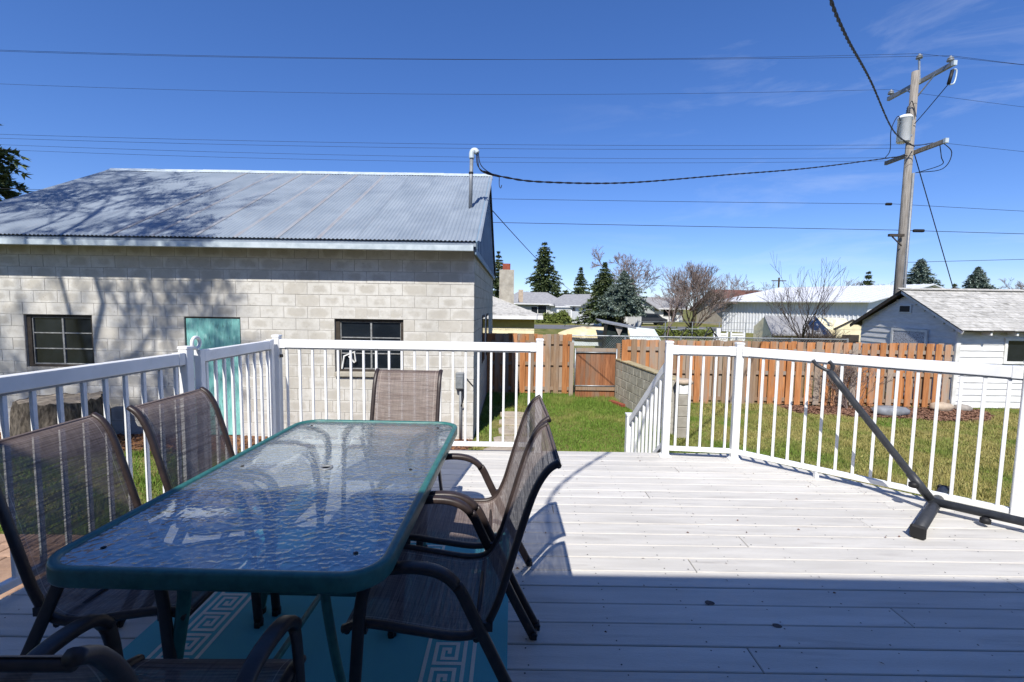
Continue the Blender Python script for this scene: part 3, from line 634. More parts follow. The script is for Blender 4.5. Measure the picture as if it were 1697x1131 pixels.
# right gable: ribbed metal, rake boards and boxed eave return
gb = MB(); nv = 36
for i in range(nv):
    ya = SY0 + (SY1 + .18 - SY0) * i / nv; yb = SY0 + (SY1 + .18 - SY0) * (i + 1) / nv
    zt = lambda y: (EZ + (y - EY) * math.tan(sl) if y < RY else EZ + (BY - y) * math.tan(sl)) - .09
    dx = 0.012 if i % 2 else 0.0
    gb.hexa([(SX1 - .04, ya, 2.40), (SX1 + .02 + dx, ya, 2.40), (SX1 + .02 + dx, yb, 2.40), (SX1 - .04, yb, 2.40)], [(SX1 - .04, ya, zt(ya)), (SX1 + .02 + dx, ya, zt(ya)), (SX1 + .02 + dx, yb, zt(yb)), (SX1 - .04, yb, zt(yb))])
gb.build('gable', M['gable_metal'], shed)
for s in (1, -1):
    ya, yb = (EY, RY) if s == 1 else (BY, RY)
    MB().bar((RX1 - .028, ya, EZ - .07), (RX1 - .028, yb, RZ - .07), 0.022, 0.12, (0, 0, 1)).build('rake_board', M['fascia'] if s == 1 else M['black'], shed)
MB().hexa([(SX1 + .025, EY + .1, EZ - .2), (RX1 - .04, EY + .1, EZ - .2), (RX1 - .04, SY1 + .3, EZ - .2), (SX1 + .025, SY1 + .3, EZ - .2)],
          [(SX1 + .025, EY + .1, EZ - .1), (RX1 - .04, EY + .1, EZ - .1), (RX1 - .04, SY1 + .3, EZ - .1), (SX1 + .025, SY1 + .3, EZ - .1)]).build('band_board', M['fascia'], shed)
# service mast on the roof, meter box by the corner
ms = thing('service_mast', 'grey conduit mast with a white weatherhead standing through the metal roof', 'mast', (-0.845, 9.1, 3.36))
MB().tube([(-0.845, 9.1, 3.30), (-0.825, 9.1, 4.30)], 0.036, 12).build('pipe', M['grey_metal'], ms, smooth=True)
MB().tube(catmull([(-0.825, 9.1, 4.27), (-0.823, 9.1, 4.36), (-0.80, 9.1, 4.415), (-0.75, 9.1, 4.42), (-0.715, 9.1, 4.375)], 5), 0.052, 12).build('weatherhead', M['gutter'], ms, smooth=True)
MB().lathe((-0.835, 9.1, 3.98), [(.04, 0), (.045, .01), (.045, .03), (.04, .04)], 12).build('collar', M['black'], ms)
for k, (dx, dz) in enumerate(((0.0, 0.0), (0.03, -.05), (0.05, 0.03))):
    MB().tube(catmull([(-0.74 + .02 * k, 9.1, 4.38), (-0.71 + dx, 9.12, 4.15 + dz), (-0.58 + dx, 9.2, 4.05 + dz * .6), (-0.30, 9.35, 4.0)], 6), 0.009, 5).build('lead_wire', M['wire'], ms)
mb = thing('meter_box', 'grey electrical box with a conduit on the sunlit block wall near the shed corner', 'electrical box', (-0.88, 7.88, GZ))
MB().box(-0.955, -0.815, 7.79, 7.898, 0.03, 0.32).build('box', M['grey_metal'], mb, bevel=0.01)
MB().box(-0.945, -0.825, 7.775, 7.789, 0.05, 0.27).build('cover', M['galv'], mb, bevel=0.006)
MB().tube([(-0.875, 7.85, 0.03), (-0.872, 7.85, GZ)], 0.022, 10).build('conduit', M['grey_metal'], mb, smooth=True)
MB().tube(catmull([(-0.84, 7.84, 0.03), (-0.82, 7.80, -0.1), (-0.835, 7.80, -0.2), (-0.865, 7.84, -0.27)], 5), 0.011, 6).build('cable', M['black'], mb)
MB().tube(catmull([(-0.80, 7.87, 0.25), (-0.72, 7.88, 0.15), (-0.66, 7.885, 0.08)], 4), 0.008, 5).build('cable', M['black'], mb)

# stump, flagstones, paver patio, dead leaves at the foot of the shed
def rock(name, c, rx_, ry_, rz_, m, parent=None, seed=1, flat=0.0, n=10):
    r_ = random.Random(seed); b = MB(); rows = 7; b.v.append((c[0], c[1], c[2] + rz_))
    for i in range(1, rows):
        ph = math.pi * i / rows
        for j in range(n):
            a = 2 * math.pi * j / n; q = 1 + r_.uniform(-.12, .12); z = math.cos(ph) * q
            if flat: z = max(-1, min(1, z * (1 + flat * 2)))
            b.v.append((c[0] + rx_ * math.sin(ph) * math.cos(a) * q, c[1] + ry_ * math.sin(ph) * math.sin(a) * q, c[2] + rz_ * z))
    b.v.append((c[0], c[1], c[2] - rz_)); e = len(b.v) - 1
    for j in range(n):
        k = (j + 1) % n; b.f.append((0, 1 + j, 1 + k)); b.f.append((e, 1 + (rows - 2) * n + k, 1 + (rows - 2) * n + j))
        for i in range(rows - 2): b.f.append((1 + i * n + j, 1 + (i + 1) * n + j, 1 + (i + 1) * n + k, 1 + i * n + k))
    return b.build(name, m, parent, smooth=True)
sp = thing('tree_stump', 'wide weathered tree stump standing against the block shed under its window', 'stump', (-7.03, 7.15, GZ))
b = MB(); ns = 48; lv = [0, .12, .3, .5, .68, .8]; r_ = random.Random(5)
ph_ = [r_.uniform(0, 6.28) for _ in range(5)]
for i, t in enumerate(lv):
    for j in range(ns):
        a = 2 * math.pi * j / ns; rad = (0.62 - 0.10 * t) * (1 + .10 * math.sin(3 * a + ph_[0]) + .06 * math.sin(7 * a + ph_[1] + t * 2) + .045 * math.sin(17 * a + ph_[2] + 3 * t) + r_.uniform(-.035, .035)) + (0.16 * max(0, .3 - t) if t < .3 else 0)
        b.v.append((-7.03 + rad * math.cos(a), 7.15 + rad * 0.85 * math.sin(a), GZ + t + (r_.uniform(-.03, .02) if i == 5 else 0)))
for i in range(5):
    for j in range(ns): k = (j + 1) % ns; b.f.append((i * ns + j, i * ns + k, (i + 1) * ns + k, (i + 1) * ns + j))
top = [b.v[5 * ns + j] for j in range(ns)]
b.build('bark', M['stump'], sp)
MB().add([(x, y, z - .01) for x, y, z in top] + [(-7.03, 7.15, GZ + .80)], [(j, (j + 1) % ns, ns) for j in range(ns)]).build('cut_top', M['stump_top'], sp)
pth = bpy.data.objects.new('path', None); COL.objects.link(pth); pth['kind'] = 'structure'; WL[pth] = Vector((0, 0, 0))
for i, (x, y, sx, sy) in enumerate([(-0.1, 7.15, .34, .3), (0.02, 7.8, .33, .29), (0.05, 8.45, .3, .28), (0.08, 9.08, .32, .27), (0.05, 9.7, .3, .25), (-.2, 6.5, .33, .28), (-.25, 5.85, .33, .28), (-.3, 5.2, .33, .28)]):
    m = MB(); k = 9; rr = random.Random(i); ang = [2 * math.pi * j / k + rr.uniform(-.15, .15) for j in range(k)]
    ring = [(x + sx * math.copysign(abs(math.cos(a)) ** .6, math.cos(a)) * rr.uniform(.9, 1.03), y + sy * math.copysign(abs(math.sin(a)) ** .6, math.sin(a)) * rr.uniform(.9, 1.03)) for a in ang]
    m.v = [(p, q, GZ - .02) for p, q in ring] + [(p, q, GZ + .035) for p, q in ring]
    m.f = [tuple(range(k, 2 * k)), tuple(reversed(range(k)))] + [(j, (j + 1) % k, k + (j + 1) % k, k + j) for j in range(k)]
    m.build('flagstone', M['flag'], pth, bevel=0.006)
pat = bpy.data.objects.new('patio', None); COL.objects.link(pat); pat['kind'] = 'structure'; WL[pat] = Vector((0, 0, 0))
PV = MB().box(-.1475, .1475, -.0975, .0975, -.04, .018).mesh('paver', M['paver'], bevel=0.006)
for j in range(9):
    for i in range(11):
        x = -5.9 + i * 0.30 + (0.15 if j % 2 else 0); y = 2.72 + j * 0.20
        place('paver', PV, pat, (x, y, GZ + random.uniform(0, .006)), random.uniform(-.01, .01))
bed = sheet('garden_bed', [(-9.6, 7.15), (-5.5, 6.9), (-2.5, 7.0), (-.7, 7.25), (-.66, 7.92), (-9.6, 7.92)], GZ + .006, M['mulch'])

# ------------------------------------------------------------------ cedar fences and yard gate
def fence(label, x0, x1, y, top, pitch=0.222, seed=3, yslope=0.0, grey=0.25):
    r_ = random.Random(seed); t = thing('wooden_fence', label, 'fence', ((x0 + x1) / 2, y, GZ))
    yy = lambda x: y + (x - x0) * yslope
    for z in (GZ + .16, (GZ + top) / 2 + .02, top - .22):
        MB().bar((x0, yy(x0), z), (x1, yy(x1), z), 0.04, 0.088).build('fence_rail', M['fence_grey'], t)
    n = int((x1 - x0) / pitch)
    for i in range(n + 1):
        for back in (0, 1):
            x = x0 + pitch * (i + (0.5 if back else 0)) + r_.uniform(-.006, .006)
            if x > x1: continue
            wd = 0.138 + r_.uniform(-.004, .004); h = top + r_.uniform(-.018, .012) - (0.006 if back else 0); zb = GZ + r_.uniform(.015, .05)
            yc = yy(x) + (0.033 if back else -0.033); ln = r_.uniform(-.006, .006)
            m = MB(); tk = 0.009; m.hexa([(x - wd / 2, yc - tk, zb), (x + wd / 2, yc - tk, zb), (x + wd / 2, yc + tk, zb), (x - wd / 2, yc + tk, zb)],
                                         [(x - wd / 2 + ln, yc - tk, h), (x + wd / 2 + ln, yc - tk, h), (x + wd / 2 + ln, yc + tk, h), (x - wd / 2 + ln, yc + tk, h)])
            m.build('board', M['fence_grey'] if r_.random() < grey else M['fence'], t)
    for x in np.arange(x0 + 0.1, x1, 2.4):
        MB().box(x - .045, x + .045, yy(x) + 0.046, yy(x) + .136, GZ, top - .06).build('post', M['fence_grey'], t)
    return t
fence('cedar board fence between the block shed and the yard gate', -0.60, 1.58, 12.1, 0.735, seed=4, grey=0.2)
fence('long cedar board fence running from the low block wall to the white garage', 2.72, 10.66, 11.1, 0.70, seed=9, grey=0.2)
gg = thing('yard_gate', 'low cedar yard gate in a galvanised frame with a diagonal cable', 'gate', (2.1, 11.58, GZ))
gx0, gx1, gy = 1.58, 2.66, 11.58
for i in range(8):
    a = gx0 + .04 + (gx1 - gx0 - .08) * i / 8; b_ = gx0 + .04 + (gx1 - gx0 - .08) * (i + 1) / 8 - .004
    MB().box(a, b_, gy, gy + .018, GZ + .02 + random.uniform(0, .03), 0.36).build('board', M['gate'], gg)
for x in (gx0 + .02, gx1 - .02): MB().tube([(x, gy - .022, GZ + .22), (x, gy - .022, 0.42)], .019, 8).build('frame_tube', M['galv'], gg, smooth=True)
for z in (GZ + .34, 0.32): MB().tube([(gx0 + .02, gy - .022, z), (gx1 - .02, gy - .022, z)], .016, 8).build('frame_tube', M['galv'], gg, smooth=True)
for z in (GZ + .27, 0.385): MB().box(gx0 + .045, gx1 - .045, gy - .035, gy - .004, z - .045, z + .045).build('cross_rail', M['fence_grey'], gg)
MB().tube([(gx0 + .05, gy - .03, 0.30), (gx1 - .05, gy - .03, GZ + .36)], .005, 4).build('brace_cable', M['wire'], gg)
for x, y in ((1.53, 11.70), (2.70, 11.62)):
    tag(MB().box(x - .05, x + .05, y, y + .1, GZ, 0.55).build('gate_post', M['fence_grey']), 'weathered wooden post on the shed side of the yard gate' if x < 2 else 'weathered wooden post where the yard gate meets the low block wall', 'post')

# ------------------------------------------------------------------ low block wall with pillar
lw = thing('block_wall', 'low mossy concrete block wall running from the yard gate towards the stairs', 'wall', (2.9, 10.0, GZ))
a0 = Vector((2.70, 11.48, 0)); a1 = Vector((3.06, 8.42, 0)); dd = (a1 - a0); Ln = dd.length; dd.normalize(); rzw = math.atan2(dd.y, dd.x)
MB().bar(a0 + Vector((0, 0, GZ + .49)), a1 + Vector((0, 0, GZ + .49)), 0.17, 1.0).build('core', M['mortar'], lw)
OB = {}
for k in range(5):
    s = 0.0; first = True
    while s < Ln - .03:
        wd = min(0.2 if (first and k % 2) else 0.4, Ln - s); first = False; key = round(wd, 2)
        if key not in OB: OB[key] = MB().box(0.004, wd - .004, -.1, .1, .004, .199).mesh('block', M['oldblock'], bevel=0.006)
        p = a0 + dd * s; place('block', OB[key], lw, (p.x, p.y, GZ + k * .203), rzw); s += wd
for i in range(8):
    p = a0 + dd * (i * Ln / 8); q = a0 + dd * ((i + 1) * Ln / 8 - .006); MB().bar(p + Vector((0, 0, GZ + 1.035)), q + Vector((0, 0, GZ + 1.035)), 0.22, 0.036).build('cap_stone', M['oldcap'], lw, bevel=0.006)
pl = thing('block_pillar', 'short pillar of rough blocks with a pale capstone at the end of the low wall', 'pillar', (3.1, 8.25, GZ))
for k in range(4): MB().box(3.0, 3.22, 8.16, 8.38, GZ + k * .2 + .003, GZ + k * .2 + .197).build('block', M['conc'], pl, bevel=0.008)
MB().box(3.01, 3.21, 8.17, 8.37, GZ + .802, GZ + .985).build('stucco_block', M['paint_white'], pl, bevel=0.01)
rock('capstone', (3.11, 8.27, GZ + 1.02), .17, .15, .05, M['rock_tan'], pl, 8, 0.3)

# ------------------------------------------------------------------ white garage on the right
ga = thing('garage', 'white lap-sided garage with a grey shingle roof at the end of the cedar fence', 'garage', (13.5, 12.65, GZ))
GX, GY0, GY1, GE, GR = 10.74, 11.12, 14.2, 1.17, 2.02; GXR = 17.5; GM = (GY0 + GY1) / 2
MB().box(GX + .02, GXR, GY0 + .02, GY1, GZ, 1.16).build('wall', M['white_wall'], ga)
MB().add([(GX + .02, GY0 + .02, 1.16), (GX + .02, GY1, 1.16), (GX + .02, GM, GR - .10), (GXR, GY0 + .02, 1.16), (GXR, GY1, 1.16), (GXR, GM, GR - .10)], [(0, 2, 1), (3, 4, 5), (0, 3, 5, 2), (1, 2, 5, 4)]).build('gable_core', M['white_wall'], ga)
gtop = lambda y: GE + (GR - GE) * (1 - abs(y - GM) / (GM - GY0)) - .06
z = GZ + .02; lap = 0.155; k = 0
while z < GR - .15:
    z1 = z + lap; ya, yb = GY0 + .03, GY1
    if z1 > GE - .05:
        f = (z1 - GE + .06) / (GR - GE); hw = (GM - GY0) * (1 - max(0, f)); ya, yb = GM - hw, GM + hw
    if yb - ya > .15:
        MB().hexa([(GX - .012, ya, z), (GX + .019, ya, z), (GX + .019, yb, z), (GX - .012, yb, z)], [(GX + .006, ya, z1 + .004), (GX + .019, ya, z1 + .004), (GX + .019, yb, z1 + .004), (GX + .006, yb, z1 + .004)]).build('siding_board', M['siding'], ga)
    if z1 < GE - .02:
        for xa, xb in (((GX + .08, 11.90), (12.86, GXR)) if .2 < z1 < 1.0 and z < .86 and z > 0.12 else ((GX + .08, GXR),)):
            MB().hexa([(xa, GY0 - .012, z), (xb, GY0 - .012, z), (xb, GY0 + .019, z), (xa, GY0 + .019, z)], [(xa, GY0 + .006, z1 + .004), (xb, GY0 + .006, z1 + .004), (xb, GY0 + .019, z1 + .004), (xa, GY0 + .019, z1 + .004)]).build('siding_board', M['siding'], ga)
    z = z1
MB().box(GX - .025, GX + .078, GY0 - .03, GY0 + .028, GZ, GE - .04).build('corner_board', M['paint_white'], ga, bevel=0.006)
wn_ = MB(); wn_.box(11.88, 11.95, GY0 - .035, GY0 + .01, .24, .86); wn_.box(12.81, 12.88, GY0 - .035, GY0 + .01, .24, .86); wn_.box(11.95, 12.81, GY0 - .034, GY0 + .01, .80, .86); wn_.box(11.95, 12.81, GY0 - .034, GY0 + .01, .24, .30)
wn_ = wn_.build('window', M['paint_white'], ga); MB().box(11.95, 12.81, GY0 - .015, GY0 - .010, .30, .80).build('pane', M['glass_dark'], wn_)
bd = MB().box(GX - .045, GX - .013, 11.95, 12.95, .20, .93).build('boarded_window', M['plywood'], ga)
fr = MB(); fr.box(GX - .052, GX - .014, 11.88, 11.95, .20, .99); fr.box(GX - .052, GX - .014, 12.95, 13.02, .20, .99); fr.box(GX - .052, GX - .014, 11.95, 12.95, .93, .99); fr.build('frame', M['paint_white'], bd)
vt = MB().box(GX - .03, GX - .012, 12.45, 12.85, 1.42, 1.64).build('vent', M['paint_white'], ga); MB().box(GX - .034, GX - .0305, 12.49, 12.81, 1.45, 1.61).build('louvre', M['black'], vt)
gs = math.atan2(GR - GE, GM - GY0); ov = .28; ee = math.tan(gs) * ov
ro = MB(); XL = GX - .16
for s in (-1, 1):
    ye = GY0 - ov if s < 0 else GY1 + ov
    ro.hexa([(XL, min(ye, GM), (GE if s < 0 else GR) - (ee if s < 0 else 0)), (GXR + .2, min(ye, GM), (GE if s < 0 else GR) - (ee if s < 0 else 0)), (GXR + .2, max(ye, GM), (GR if s < 0 else GE - ee)), (XL, max(ye, GM), (GR if s < 0 else GE - ee))],
            [(XL, min(ye, GM), (GE if s < 0 else GR) - (ee if s < 0 else 0) + .03), (GXR + .2, min(ye, GM), (GE if s < 0 else GR) - (ee if s < 0 else 0) + .03), (GXR + .2, max(ye, GM), (GR if s < 0 else GE - ee) + .03), (XL, max(ye, GM), (GR if s < 0 else GE - ee) + .03)])
ro = ro.build('roof', M['sash_old'], ga)
SH = MB().hexa([(0, 0, 0), (.30, 0, 0), (.30, .24, 0), (0, .24, 0)], [(0, 0, .014), (.30, 0, .014), (.30, .24, .003), (0, .24, .003)])
sh_ = MB(); rowl = .125; nrow = int(math.hypot(GM - GY0 + ov, GR - GE + ee) / rowl) + 1; r_ = random.Random(4)
first_sh = MB(); cnt = 0
SHM = [MB().hexa([(0, 0, 0), (wd, 0, 0), (wd, .2, 0), (0, .2, 0)], [(0, 0, .013), (wd, 0, .013), (wd, .2, .002), (0, .2, .002)]).mesh('shingle', M['shingle']) for wd in (.24, .30, .36)]
cs, sn = math.cos(gs), math.sin(gs)
def sp_(u, x, up=0.0): return (x, GY0 - ov + u * cs - up * sn, GE - ee + .031 + u * sn + up * cs)
for i in range(nrow):
    x = XL - .03
    while x < 15.2:
        q = r_.choice((0, 1, 2)); wd = (.24, .30, .36)[q]; u = i * rowl - .02 + r_.uniform(-.012, .012)
        if x > XL - .05 and u + .2 < nrow * rowl + .1:
            if x < 13.9 and cnt < 290:
                place('shingle', SHM[q], ro, sp_(u, x, .004 + .003 * (i % 2) + r_.uniform(0, .004)), rot=(gs, 0, r_.uniform(-.01, .01))); cnt += 1
            else:
                a, b_, c, d = sp_(u, x, .006), sp_(u, x + wd - .006, .006), sp_(u + .2, x + wd - .006, .004), sp_(u + .2, x, .004)
                A, B_ = sp_(u, x, .017), sp_(u, x + wd - .006, .017); sh_.hexa([a, b_, c, d], [A, B_, sp_(u + .2, x + wd - .006, .007), sp_(u + .2, x, .007)])
        x += wd + .006
sh_.build('more_shingles', M['shingle'], ro, kind='stuff')
MB().bar((XL - .02, GM, GR + .04), (GXR + .2, GM, GR + .04), .22, .02).build('ridge_cap', M['shingle'], ro)
for s in (-1, 1):
    ye = GY0 - ov if s < 0 else GY1 + ov
    MB().bar((XL + .012, ye, GE - ee - .035), (XL + .012, GM, GR - .035), .02, .07).build('rake_board', M['sash_old'] if s > 0 else M['paint_white'], ga)
for x in np.arange(11.3, 15, .62): MB().box(x - .022, x + .022, GY0 - ov + .03, GY0 - .03, GE - ee + .0 - .085, GE - ee - .005).build('rafter_tail', M['paint_white'], ga)

# ------------------------------------------------------------------ mulch bed, stones, shrub by the fence
BEDP = [(6.4, 11.05), (6.5, 10.3), (7.3, 10.05), (8.3, 9.95), (9.2, 9.72), (10.2, 9.75), (10.9, 10.2), (11.2, 10.9), (11.0, 11.05)]
sheet('garden_bed', BEDP, GZ + .012, M['mulch'])
def inpoly(x, y, P):
    c = False; j = len(P) - 1
    for i in range(len(P)):
        if (P[i][1] > y) != (P[j][1] > y) and x < (P[j][0] - P[i][0]) * (y - P[i][1]) / (P[j][1] - P[i][1]) + P[i][0]: c = not c
        j = i
    return c
def chips(name, label, P, n, m, seed, smin=.015, smax=.045, cat='mulch'):
    r_ = random.Random(seed); V = []; F = []; xs = [p[0] for p in P]; ys = [p[1] for p in P]
    while len(F) < n * 2:
        x, y = r_.uniform(min(xs), max(xs)), r_.uniform(min(ys), max(ys))
        if not inpoly(x, y, P): continue
        a = r_.uniform(0, 6.28); l = r_.uniform(smin, smax); w_ = l * r_.uniform(.3, .6); z = GZ + .014 + r_.uniform(0, .02); k = len(V)
        ca, sa = math.cos(a), math.sin(a); t1, t2 = r_.uniform(-.02, .02), r_.uniform(-.02, .02)
        V += [(x + l * ca, y + l * sa, z + t1), (x - w_ * sa, y + w_ * ca, z + t2), (x - l * ca, y - l * sa, z - t1 * .5 + .004), (x + w_ * sa, y - w_ * ca, z + .006)]
        F += [(k, k + 1, k + 2), (k, k + 2, k + 3)]
    return tag(tri_mesh(name, V, F, m, kind='stuff'), label, cat, kind='stuff')
chips('bark_mulch', 'reddish bark mulch spread under the shrub along the cedar fence', BEDP, 5200, M['chip'], 2, .02, .05)
chips('fallen_leaves', 'dry brown fallen leaves along the foot of the block shed', [(-9.4, 7.1), (-.5, 6.75), (-.7, 7.85), (-9.4, 7.85)], 3800, M['leaf'], 3, .02, .05, 'leaves')
tag(rock('boulder', (10.15, 10.75, GZ + .10), .26, .18, .12, M['rock_tan'], None, 3), 'smooth round tan stone on the mulch below the cedar fence', 'rock')
tag(rock('slate_slab', (8.55, 10.25, GZ + .10), .40, .22, .09, M['slate'], None, 6, 0.4, 9), 'flat grey stone slab lying on the mulch in front of the shrub', 'rock')
tag(rock('small_rock', (10.75, 10.85, GZ + .06), .2, .14, .09, M['rock'], None, 11), 'small grey rock by the garage corner beside the mulch', 'rock')
tag(MB().bar((2.62, 10.6, GZ + .05), (2.42, 11.1, GZ + .05), .11, .07).build('loose_brick', M['brick'], None, bevel=.008), 'loose reddish brick lying in the grass at the foot of the low block wall', 'brick')
# ------------------------------------------------------------------ trees
def branches(base, d, ln, r, depth, r_, spread=0.5, kids=(3, 4), up=0.12, taper=0.62, lr=0.72, out=None, sides=5, gnarl=.12):
    out = [] if out is None else out
    p = Vector(base); d = Vector(d).normalized(); n = 4 if depth > 1 else 2; pts = [p.copy()]; nodes = []
    for i in range(n):
        d = (d + Vector((r_.gauss(0, gnarl), r_.gauss(0, gnarl), r_.gauss(0, gnarl * .6) + up * .25))).normalized()
        p = p + d * (ln / n); pts.append(p.copy()); nodes.append((p.copy(), d.copy(), (i + 1) / n))
    out.append((pts, [r * (1 - (1 - taper) * i / n) for i in range(n + 1)], depth))
    if depth > 0:
        k = r_.randint(*kids)
        for i in range(k):
            f = r_.uniform(.35, 1.0) if i else 1.0
            q, dq, _ = nodes[min(n - 1, int(f * n))]
            a = Vector((r_.gauss(0, 1), r_.gauss(0, 1), r_.gauss(0, 1))); a = (a - dq * a.dot(dq)).normalized()
            nd = (dq * (1 - spread * .45) + a * spread * r_.uniform(.6, 1.3) + Vector((0, 0, up))).normalized()
            branches(q, nd, ln * lr * r_.uniform(.75, 1.15), r * taper * (r_.uniform(.55, .8) if i else .92), depth - 1, r_, spread, kids, up, taper, lr, out, sides, gnarl)
    return out
def bare_tree(name, label, base, h, r0, depth, seed, m1, m2, spread=.55, kids=(3, 4), stems=1, up=.12, cat='tree', group=None, lr=.74, minr=.0, trunk=.38, gnarl=.12):
    r_ = random.Random(seed); t = thing(name, label, cat, base, group); segs = []
    for s in range(stems):
        d = Vector((r_.gauss(0, .05 if stems == 1 else .38), r_.gauss(0, .05 if stems == 1 else .38), 1))
        segs += branches(Vector(base) - Vector((0, 0, .05)), d, h * trunk, r0 * (1 if s == 0 else .8), depth, r_, spread, kids, up, .64, lr, None, 5, gnarl)
    a, c = MB(), MB()
    for pts, rad, dp in segs:
        tgt = a if dp >= depth - 1 else c
        rr = [max(x, minr) for x in rad]; tgt.tube(pts, 1.0, 6 if dp >= depth - 1 else (4 if dp > 1 else 3), cap=False, scale=rr)
    a.build('trunk', m1, t, smooth=True, fix=False); c.build('crown', m2, t, fix=False); return t
def conifer(name, label, base, h, rad, m, seed, group=None, whorls=26, per=9, clump=.5, low=.06, droop=.25, power=.9):
    r_ = random.Random(seed); n_ = np.random.default_rng(seed); t = thing(name, label, 'tree', base, group)
    MB().tube([(base[0], base[1], base[2] - .1), (base[0], base[1], base[2] + h * .5), (base[0], base[1], base[2] + h * .98)], 1.0, 7, scale=[h * .022, h * .012, h * .002]).build('trunk', M['trunk'], t, smooth=True)
    V = []; B = Vector(base)
    for i in range(whorls):
        f = (i + r_.random()) / whorls; f = f ** .9; zz = h * (low + (1 - low) * f); L = rad * (1 - f) ** power * r_.uniform(.82, 1.12) + h * .012
        for j in range(per):
            a = 2 * math.pi * (j + r_.random()) / per; l = L * r_.uniform(.5, 1.15) * (1 + .22 * math.sin(2 * a + seed) * math.sin(zz * 1.3 + seed * 2)); nc = max(3, int(l / (clump * .30)) + 1)
            dx, dy = math.cos(a), math.sin(a)
            for c in range(nc):
                g_ = (c + r_.random() * .8) / nc; x, y, z = dx * l * g_, dy * l * g_, zz - droop * l * g_ * g_ + l * .12 * g_ + r_.uniform(-.04, .04) * h * .3 * (1 - f) * .3
                for q in range(8):
                    s = clump * r_.uniform(.5, 1.0) * (.55 + .45 * (1 - f)); aa = a + r_.gauss(0, .7); e = r_.gauss(-.15, .45)
                    ux, uy, uz = math.cos(aa) * math.cos(e), math.sin(aa) * math.cos(e), math.sin(e); wx, wy = -math.sin(aa), math.cos(aa); wz = r_.uniform(-.6, .6); k2 = .27 * s
                    V += [(B.x + x - wx * k2, B.y + y - wy * k2, B.z + z - wz * k2), (B.x + x + wx * k2, B.y + y + wy * k2, B.z + z + wz * k2), (B.x + x + ux * s, B.y + y + uy * s, B.z + z + uz * s)]
    tri_mesh('crown', V, np.arange(len(V)), m, t); return t
conifer('spruce_tree', 'tall dark spruce tree standing beyond the end of the shed roof', (-25.2, 22.0, GZ), 12.2, 4.2, M['spruce'], 1, whorls=34, per=13, clump=.62, droop=.35)
FG = 'spruces behind the far houses'
conifer('spruce_tree', 'tallest slender olive green spruce behind the grey roofed house', (6.0, 90, GZ), 14.4, 4.9, M['spruce'], 2, FG, 34, 11, .9, .02, .3, .75)
conifer('spruce_tree', 'narrow dark spruce behind the white gabled house', (12.4, 85, GZ), 9.2, 3.0, M['spruce'], 3, FG, 26, 9, .7)
conifer('spruce_tree', 'slim dark spruce behind the yellow house chimney', (-1.9, 60, GZ), 9.0, 2.4, M['spruce'], 4, FG, 28, 9, .6)
conifer('spruce_tree', 'broad dark green spruce beside the white vinyl fence', (9.85, 50, GZ), 6.95, 3.0, M['spruce'], 5, None, 30, 12, .5, .08)
conifer('blue_spruce', 'grey blue spruce with a bare lower trunk in front of the dark green spruce', (10.5, 44, GZ), 5.65, 2.9, M['blue_spruce'], 6, None, 30, 13, .42, .24, .1)
conifer('blue_spruce', 'wide blue spruce behind the white metal roof right of the utility pole', (69.9, 80, GZ), 11.0, 4.6, M['blue_spruce'], 7, FG, 44, 14, .9, .02, .2, .7)
conifer('blue_spruce', 'pointed blue spruce above the garage roof ridge', (74.8, 75, GZ), 9.3, 4.6, M['blue_spruce'], 8, FG, 44, 14, .8)
conifer('spruce_tree', 'small dark spruce top showing among bare shrubs left of the utility pole', (53.4, 70, GZ), 7.9, 2.0, M['spruce'], 9, FG, 20, 8, .8)
conifer('spruce_tree', 'small dark conifer just above the garage roof beside the guy wire', (66.5, 70, GZ), 6.3, 2.6, M['spruce'], 10, FG, 18, 8, .8)
r_ = random.Random(12)
for i, x in enumerate((7.2, 9.0, 10.8, 13.6, 15.0)):
    conifer('evergreen_tree', ['rounded low evergreen behind the small white garage', 'low evergreen over the roof of the white garage', 'low evergreen behind the ridge of the white gabled house', 'low evergreen just behind the broad dark spruce', 'low evergreen showing past the blue spruce'][i], (x, 78 + r_.uniform(-3, 3), GZ), 5.2 + r_.uniform(-.5, .8), 2.4, M['spruce'], 20 + i, 'low evergreens behind the houses', 14, 9, .9, .0, .1, .5)
bare_tree('bare_tree', 'large bare spreading tree behind the blue spruce', (18.6, 75, GZ), 15.0, .34, 6, 31, M['trunk'], M['twig'], .6, (3, 4), 1, .10, lr=.74, minr=.022, trunk=.26, group='bare trees beyond the road')
bare_tree('bare_tree', 'wide bare multi-stemmed tree beyond the chain-link fence', (17.6, 45, GZ), 8.0, .11, 5, 35, M['trunk'], M['twig'], .42, (3, 4), 7, .14, lr=.74, minr=.012, trunk=.27)
bare_tree('bare_tree', 'slender leafless tree with upright limbs in front of the metal building', (11.25, 17.0, GZ), 4.8, .055, 4, 33, M['twig_dark'], M['twig_dark'], .42, (2, 4), 3, .22, lr=.78, minr=.004, trunk=.30)
for i, (x, y, h) in enumerate(((10.3, 17.4, 1.9), (11.9, 17.5, 2.1), (12.6, 18.2, 1.9))):
    bare_tree('bare_shrub', ['tangled bare shrub against the small shingled shed', 'tangled bare shrub at the foot of the slender leafless tree', 'tangled bare shrub in front of the cream shed gable'][i], (x, y, GZ), h, .022, 4, 40 + i, M['twig_dark'], M['twig_dark'], .75, (3, 4), 7, .08, 'shrub', 'bare shrubs behind the fence', .72, .004, .34)
bare_tree('bare_shrub', 'leafless brown shrub growing from the mulch against the cedar fence', (7.95, 10.75, GZ), 1.45, .016, 4, 51, M['twig'], M['twig'], .55, (3, 4), 10, .16, 'shrub', None, .72, .003, .34)
